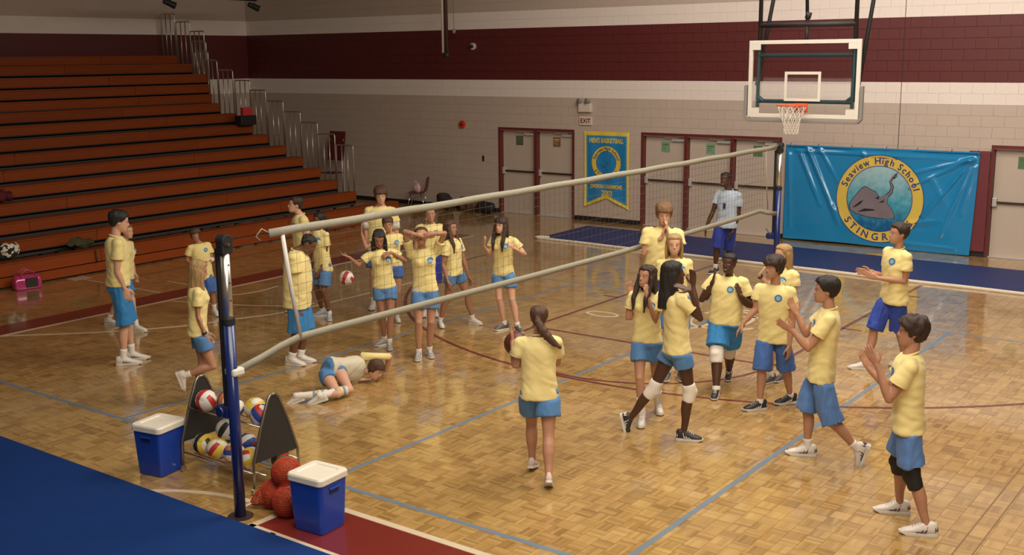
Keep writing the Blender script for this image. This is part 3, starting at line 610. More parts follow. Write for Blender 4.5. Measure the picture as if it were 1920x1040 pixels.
for i,p in enumerate(P):
    q=np.array(p); o_=np.array((np.sign(p[0])*.045 if i not in(2,3) else np.sign(p[0])*.02,0,-.05 if i in(2,3) else (-.03 if i in(1,4) else 0)))
    R.append([q+np.array((0,-.035,0)),q+np.array((0,.045,0)),q+o_+np.array((0,.045,0)),q+o_+np.array((0,-.035,0))])
pd.rings(R).obj('edge_padding',GP,gb,bevel=.008)
st=MB()
for x0,z0,x1,z1 in ((-.80,-.46,-.80,.50),(.80,-.46,.80,.50),(-.80,.38,.80,.38),(-.80,-.36,.80,-.36),(-.80,-.28,-.70,-.36),(.80,-.28,.70,-.36)): st.tube([(x0,.075,z0),(x1,.075,z1)],.032,8)
st.obj('rear_frame',GT,gb)
lf=MB()
for sx in (-.80,.80): lf.tube([(sx,.09,.3),(sx,.09,4.6)],.035,10)
lf.tube([(-.80,.09,.86),(.80,.09,.86)],.04,10); lf.tube([(0,.09,.86),(0,.09,.55)],.03,8)
lf.obj('hanger_mast',BLACK,gb,smooth=True)
dg_=MB(); dg_.tube([(0,.09,.93),(-.35,.5,4.6)],.03,8); dg_.tube([(0,.09,.95),(.03,.09,1.05)],.05,8); dg_.tube([(.84,.12,-.35),(.86,1.9,4.6)],.035,8); dg_.tube([(-.84,.12,-.1),(-.82,1.9,4.6)],.035,8); dg_.tube([(.84,.12,-.35),(.84,.12,.45)],.03,8)
dg_.obj('diagonal_brace',BLACK,gb,smooth=True)
RZr=-.40; rc=(0,-.40,RZr)
MB().tube([(rc[0]+.229*math.cos(t),rc[1]+.229*math.sin(t),RZr) for t in np.linspace(0,2*math.pi,33)],.011,8,cap=False).obj('rim',ORR,gb,smooth=True)
bk=MB(); bk.b2(-.11,.11,-.045,-.012,RZr-.13,RZr+.02); bk.add([(-.10,-.045,RZr),(.10,-.045,RZr),(.07,-.19,RZr-.005),(-.07,-.19,RZr-.005),(-.10,-.045,RZr-.11),(.10,-.045,RZr-.11)],[(0,3,2,1),(4,5,2,3),(0,4,3),(1,2,5)]); bk.obj('rim_bracket',ORR,gb)
mb=MB(); n=12
def np_(k,l):
    rr_=[.225,.19,.155,.13,.115,.11][l]; t=2*math.pi*(k+.5*(l%2))/n; return (rr_*math.cos(t),-.40+rr_*math.sin(t),RZr-.015-.088*l)
for k in range(n):
    for l in range(5):
        mb.tube([np_(k,l),np_(k+(0 if l%2==0 else 1),l+1)],.005,4,cap=False); mb.tube([np_(k,l),np_(k+(-1 if l%2==0 else 0),l+1)],.005,4,cap=False)
mb.obj('rim_net',mat('white net cord',(.68,.62,.54),.8),gb)
# ---- pennant
def grid_sheet(x0,x1,zt,zb_,y,nx,nz,disp,m,name,parent,th=.004,border=None,u0=0,u1=1):
    mb=MB(); vs=[]; fs=[]
    for i in range(nx+1):
        for j in range(nz+1):
            u=i/nx; v=j/nz; x=x0+(x1-x0)*u; z0=zb_(u) if callable(zb_) else zb_; z=zt+(z0-zt)*v; vs.append((x,y-disp(x,z),z))
    N_=len(vs); vs+=[(a,b+th,c) for a,b,c in vs]
    for i in range(nx):
        for j in range(nz):
            a=i*(nz+1)+j; q=(a,a+1,a+nz+2,a+nz+1); fs.append(q); fs.append(tuple(N_+k for k in reversed(q)))
    for i in range(nx):
        for j,s_ in ((0,1),(nz,-1)): a=i*(nz+1)+j; b=a+nz+1; fs.append((a,b,b+N_,a+N_))
    for j in range(nz):
        for i in (0,nx): a=i*(nz+1)+j; fs.append((a,a+1,a+1+N_,a+N_))
    return mb.add(vs,fs).obj(name,m,parent,smooth=True)
def decal(poly_fn,center,rad_n,disp,y,off,m,name,parent):
    """star-shaped filled outline from a centre, following the sheet"""
    P=poly_fn; mb=MB(); n=len(P); vs=[(center[0],y-disp(*center)-off,center[1])]; fs=[]
    for r_ in range(1,rad_n+1):
        for p in P:
            x=center[0]+(p[0]-center[0])*r_/rad_n; z=center[1]+(p[1]-center[1])*r_/rad_n; vs.append((x,y-disp(x,z)-off,z))
    for i in range(n): fs.append((0,1+i,1+(i+1)%n))
    for r_ in range(rad_n-1):
        for i in range(n): a=1+r_*n+i; b=1+r_*n+(i+1)%n; fs.append((a,a+n,b+n,b))
    return mb.add(vs,fs).obj(name,m,parent)
def circ(c,r,n=64,e=1): return [(c[0]+r*math.cos(2*math.pi*i/n),c[1]+e*r*math.sin(2*math.pi*i/n)) for i in range(n)]
def ring_text(s,c,r,a0,a1,size,disp,y,off,m,parent,inward=False,bold=0,name='lettering'):
    mb=MB(); ws=[max(text_tris(ch,size)[2],size*.12)+size*.13 if ch!=' ' else size*.35 for ch in s]; tot=sum(ws); acc=0
    for ch,w_ in zip(s,ws):
        if ch!=' ':
            v,f,tw=text_tris(ch,size); t=a0+(a1-a0)*(acc+w_/2)/tot; t=math.radians(t)
            for dx,dz in ((0,0),)+(((bold,0),(-bold,0),(0,bold),(0,-bold)) if bold else ()):
                vs=[]
                for a,b in v:
                    lx=a-tw/2+dx; lz=b-size*.35+dz
                    if inward: rr_=r-lz; tt=t+lx/r
                    else: rr_=r+lz; tt=t-lx/r
                    x=c[0]+rr_*math.cos(tt); z=c[1]+rr_*math.sin(tt); vs.append((x,y-disp(x,z)-off,z))
                mb.add(vs,f)
        acc+=w_
    return mb.obj(name,m,parent)
PB=mat('pennant blue cloth',(.010,.21,.50),.75,noise_amt=.06,scale=20); PY=mat('banner yellow',(.72,.53,.06),.6); NVY=mat('print navy',(.02,.05,.20),.6)
pn=thing('championship_pennant','blue and yellow swallowtail basketball pennant hung between the doors','banner',(-13.74,WY-.03,1.3))
fd=lambda x,z:.010*math.sin(x*13+z*2)+.012
d0=lambda x,z:fd(x,z)
zbt=lambda u:-.97+.20*(1-abs(2*u-1))+.0 if True else 0
grid_sheet(-.61,.61,.82,lambda u:-.97+.24*(1-abs(2*u-1)),0,24,20,fd,PY,'yellow_border',pn)
grid_sheet(-.545,.55,.725,lambda u:-.87+.23*(1-abs(2*u-1)),-.006,24,20,fd,PB,'blue_field',pn)
def pt_(s,size,x,z,m,bold,xs): 
    v,f,w_=text_tris(s,size); mb=MB()
    for q,(dx,dz) in enumerate(((0,0),(bold,0),(-bold,0),(0,bold),(0,-bold))): mb.add([(x-w_*xs/2+a*xs+dx,-.006-fd(x-w_*xs/2+a*xs,z+b)-.005-.0004*q,z+b+dz) for a,b in v],f)
    mb.obj('lettering',m,pn)
pt_("MEN'S BASKETBALL",.155,0,.56,PY,.006,.70)
pt_("DIVISION CHAMPIONS",.125,0,-.50,PY,.005,.68); pt_("2003",.19,.02,-.68,PY,.007,.8)
ec=(0,.10)
decal(circ(ec,.40),ec,6,fd,-.006,.005,NVY,'emblem_outline',pn); decal(circ(ec,.39),ec,6,fd,-.006,.0065,PY,'emblem_ring',pn); decal(circ(ec,.275),ec,5,fd,-.006,.008,NVY,'inner_outline',pn); decal(circ(ec,.265),ec,5,fd,-.006,.0095,PB,'emblem_disc',pn)
ring_text('Seaview High School',ec,.335,168,12,.10,fd,-.006,.0085,NVY,pn,bold=.003); ring_text('STINGRAYS',ec,.335,-150,-30,.10,fd,-.006,.0085,NVY,pn,inward=True,bold=.003)
# ---- ray emblem
RAYP=[(-.47,-.02),(-.40,.10),(-.27,.27),(-.20,.31),(-.12,.27),(0,.22),(.03,.17),(.05,.13),(.16,.19),(.20,.20),(.22,.16),(.20,.10),(.20,.04),(.28,-.05),(.34,-.16),(.33,-.22),(.10,-.235),(-.15,-.22),(-.36,-.17),(-.46,-.11)]
TAIL=[(.17,.15),(.26,.24),(.28,.33),(.24,.42),(.28,.50),(.33,.56)]
def ray(c,s,disp,y,off,parent,mg,mo,tail=True):
    P=[(c[0]+a*s,c[1]+b*s) for a,b in RAYP]; cc=(c[0]-.06*s,c[1]+.0*s)
    PO=[(cc[0]+(a-cc[0])*1.03,cc[1]+(b-cc[1])*1.045) for a,b in P]
    decal(PO,cc,5,disp,y,off,mo,'ray_outline',parent); decal(P,cc,5,disp,y,off+.0015,mg,'ray_body',parent)
    for wd,mm,of in ((.024,mo,.0005),(.013,mg,.002)):
        mb=MB(); vs=[];T=[np.array(t) for t in TAIL]
        Q=[]
        for i in range(len(T)-1):
            for k in range(4): Q.append(T[i]+(T[i+1]-T[i])*k/4)
        Q.append(T[-1])
        for i,q in enumerate(Q):
            d=Q[min(i+1,len(Q)-1)]-Q[max(i-1,0)]; d/=np.linalg.norm(d); nn=np.array((-d[1],d[0]))*wd*(1.5-i/len(Q))
            for sg in (-1,1): p=q+sg*nn; x=c[0]+p[0]*s; z=c[1]+p[1]*s; vs.append((x,y-disp(x,z)-off-of,z))
        mb.add(vs,[(2*i,2*i+1,2*i+3,2*i+2) for i in range(len(Q)-1)]).obj('ray_tail',mm,parent)
    mb=MB(); vs=lambda L:[(c[0]+a*s,y-disp(c[0]+a*s,c[1]+b*s)-off-.003,c[1]+b*s) for a,b in L]
    for L in ([(-.42,-.08),(-.30,.03),(-.22,.08),(-.27,.0),(-.36,-.06)],[(-.33,-.15),(-.20,-.08),(-.05,-.08),(-.0,-.10),(-.15,-.125)],[(-.02,.12),(.06,.15),(.02,.19),(.05,.10)],[(.05,.04),(.16,.12),(.13,.07),(.17,.06)],[(.31,.54),(.36,.60),(.34,.52)],[(.27,.50),(.36,.53),(.30,.47)]): mb.add(vs(L),[tuple(range(len(L)))])
    mb.obj('ray_marking',mo,parent)
RG=mat('print grey',(.21,.18,.20),.45,noise_amt=.12,scale=5); RK=mat('print black',(.02,.015,.02),.5)
ray((ec[0]-.0,ec[1]-.06),.42,fd,-.006,.010,pn,PB,NVY)
# ---- vinyl banner
VB=mat('glossy blue vinyl',(.012,.23,.50),.17,coat=.6,spec=.6,noise_amt=.05,scale=3)
vb=thing('vinyl_banner','large glossy blue stingray school banner hung low on the back wall','banner',(-7.38,WY-.09,1.0))
rr=random.Random(3)
FOLD=[]  # (x0,z0,x1,z1,width,amp)
for x0,z0,x1,z1,w_,am in ((-1.45,.95,-.75,-.55,.05,.035),(-1.60,.80,-1.15,-.2,.05,.028),(-1.2,.95,-.8,.3,.04,.02),(-1.85,.8,-1.78,-.7,.04,.02),(1.75,.85,.75,.55,.035,.025),(1.75,.85,.65,.25,.035,.028),(1.80,.85,.95,-.30,.04,.030),(1.82,.85,1.30,-.65,.04,.025),(1.85,.7,1.65,-.2,.05,.02),(-1.7,.88,1.8,.84,.035,.018),(.5,-.85,1.6,-.88,.03,.018),(.7,-.45,1.3,-.35,.05,.018),(-.9,-.2,-.4,-.8,.05,.012),(1.1,.4,1.4,-.1,.06,.014),(-.3,.9,-.1,.6,.04,.012)):
    FOLD.append((np.array((x0,z0)),np.array((x1,z1)),w_,am))
def vd(x,z):
    p=np.array((x,z)); o=.012*math.sin(x*2.1+z*1.3)+.006*math.sin(x*7+z*4)+.004*noise.noise(Vector((x*5,z*5,0)))
    for a,b,w_,am in FOLD:
        d=b-a; t=min(max(((p-a)@d)/(d@d),0),1); q=a+d*t; o+=1.6*am*math.exp(-((p-q)@(p-q))/(w_*w_))*(1-.55*t)
    return o
_vc={}
def vdc(x,z):
    k=(round(x,4),round(z,4))
    if k not in _vc: _vc[k]=vd(x,z)
    return _vc[k]
mb=MB(); NXg,NZg=170,90; vs=[];fs=[]
for i in range(NXg+1):
    for j in range(NZg+1):
        u=i/NXg; v=j/NZg; x=-1.93+3.86*u-.07*v*(u)**2; z=.99-1.97*v+.015*math.sin(u*6)*(v>.5); vs.append((x,-vdc(x,z),z))
for i in range(NXg):
    for j in range(NZg): a=i*(NZg+1)+j; fs.append((a,a+1,a+NZg+2,a+NZg+1))
bs=mb.add(vs,fs).obj('vinyl_sheet',VB,vb,smooth=True); so=bs.modifiers.new('s','SOLIDIFY'); so.thickness=.003; so.offset=-1
MB().b2(-1.93,1.93,-.02,.0,.97,1.0).obj('top_hem',VB,vb)
gk=MB()
for x in (-1.85,-1.25,-.55,.15,.75,1.4,1.88): gk.tube([(x,-.03,.96),(x,.06,1.03)],.006,5)
gk.obj('tie_loop',BLACK,vb)
vc=(.07,-.01); VY=mat('print yellow vinyl',(.72,.52,.09),.3,coat=.4); VN=mat('print navy vinyl',(.03,.045,.22),.3,coat=.4)
TEAL=D.materials.new('print teal gradient'); TEAL.use_nodes=True; nt_=TEAL.node_tree; b_=nt_.nodes['Principled BSDF']; b_.inputs['Roughness'].default_value=.3; b_.inputs['Coat Weight'].default_value=.4
tc_=nt_.nodes.new('ShaderNodeTexCoord'); sx_=nt_.nodes.new('ShaderNodeSeparateXYZ'); nt_.links.new(tc_.outputs['Object'],sx_.inputs[0]); mr=nt_.nodes.new('ShaderNodeMapRange'); mr.inputs[1].default_value=-.6; mr.inputs[2].default_value=.55
nt_.links.new(sx_.outputs['Z'],mr.inputs[0]); no_=nt_.nodes.new('ShaderNodeTexNoise'); no_.inputs['Scale'].default_value=9; no_.inputs['Detail'].default_value=5; nt_.links.new(tc_.outputs['Object'],no_.inputs[0])
ma=nt_.nodes.new('ShaderNodeMath'); ma.operation='MULTIPLY_ADD'; ma.inputs[1].default_value=.7; nt_.links.new(no_.outputs['Fac'],ma.inputs[0]); 
ms=nt_.nodes.new('ShaderNodeMath'); ms.operation='SUBTRACT'; nt_.links.new(mr.outputs[0],ms.inputs[0]); ms.inputs[1].default_value=.35; nt_.links.new(ms.outputs[0],ma.inputs[2])
cr_=nt_.nodes.new('ShaderNodeValToRGB'); nt_.links.new(ma.outputs[0],cr_.inputs[0]); cr_.color_ramp.elements[0].color=(.008,.11,.28,1); cr_.color_ramp.elements[1].color=(.35,.55,.58,1); e_=cr_.color_ramp.elements.new(.45); e_.color=(.06,.34,.46,1)
nt_.links.new(cr_.outputs[0],b_.inputs['Base Color'])
E_=1.0
for r_,m_,of,nm in ((.885,VN,.006,'emblem_outline'),(.87,VY,.0075,'emblem_ring'),(.665,VN,.009,'inner_outline'),(.65,TEAL,.0105,'emblem_disc')): decal(circ(vc,r_,80),vc,18,vdc,0,of,m_,nm,vb)
ring_text('Seaview High School',vc,.765,164,16,.185,vdc,0,.010,VN,vb,bold=.004); ring_text('STINGRAYS',vc,.765,-149,-31,.20,vdc,0,.010,VN,vb,inward=True,bold=.004)
ray((vc[0]-.06,vc[1]-.12),1.13,vdc,0,.012,vb,RG,RK)
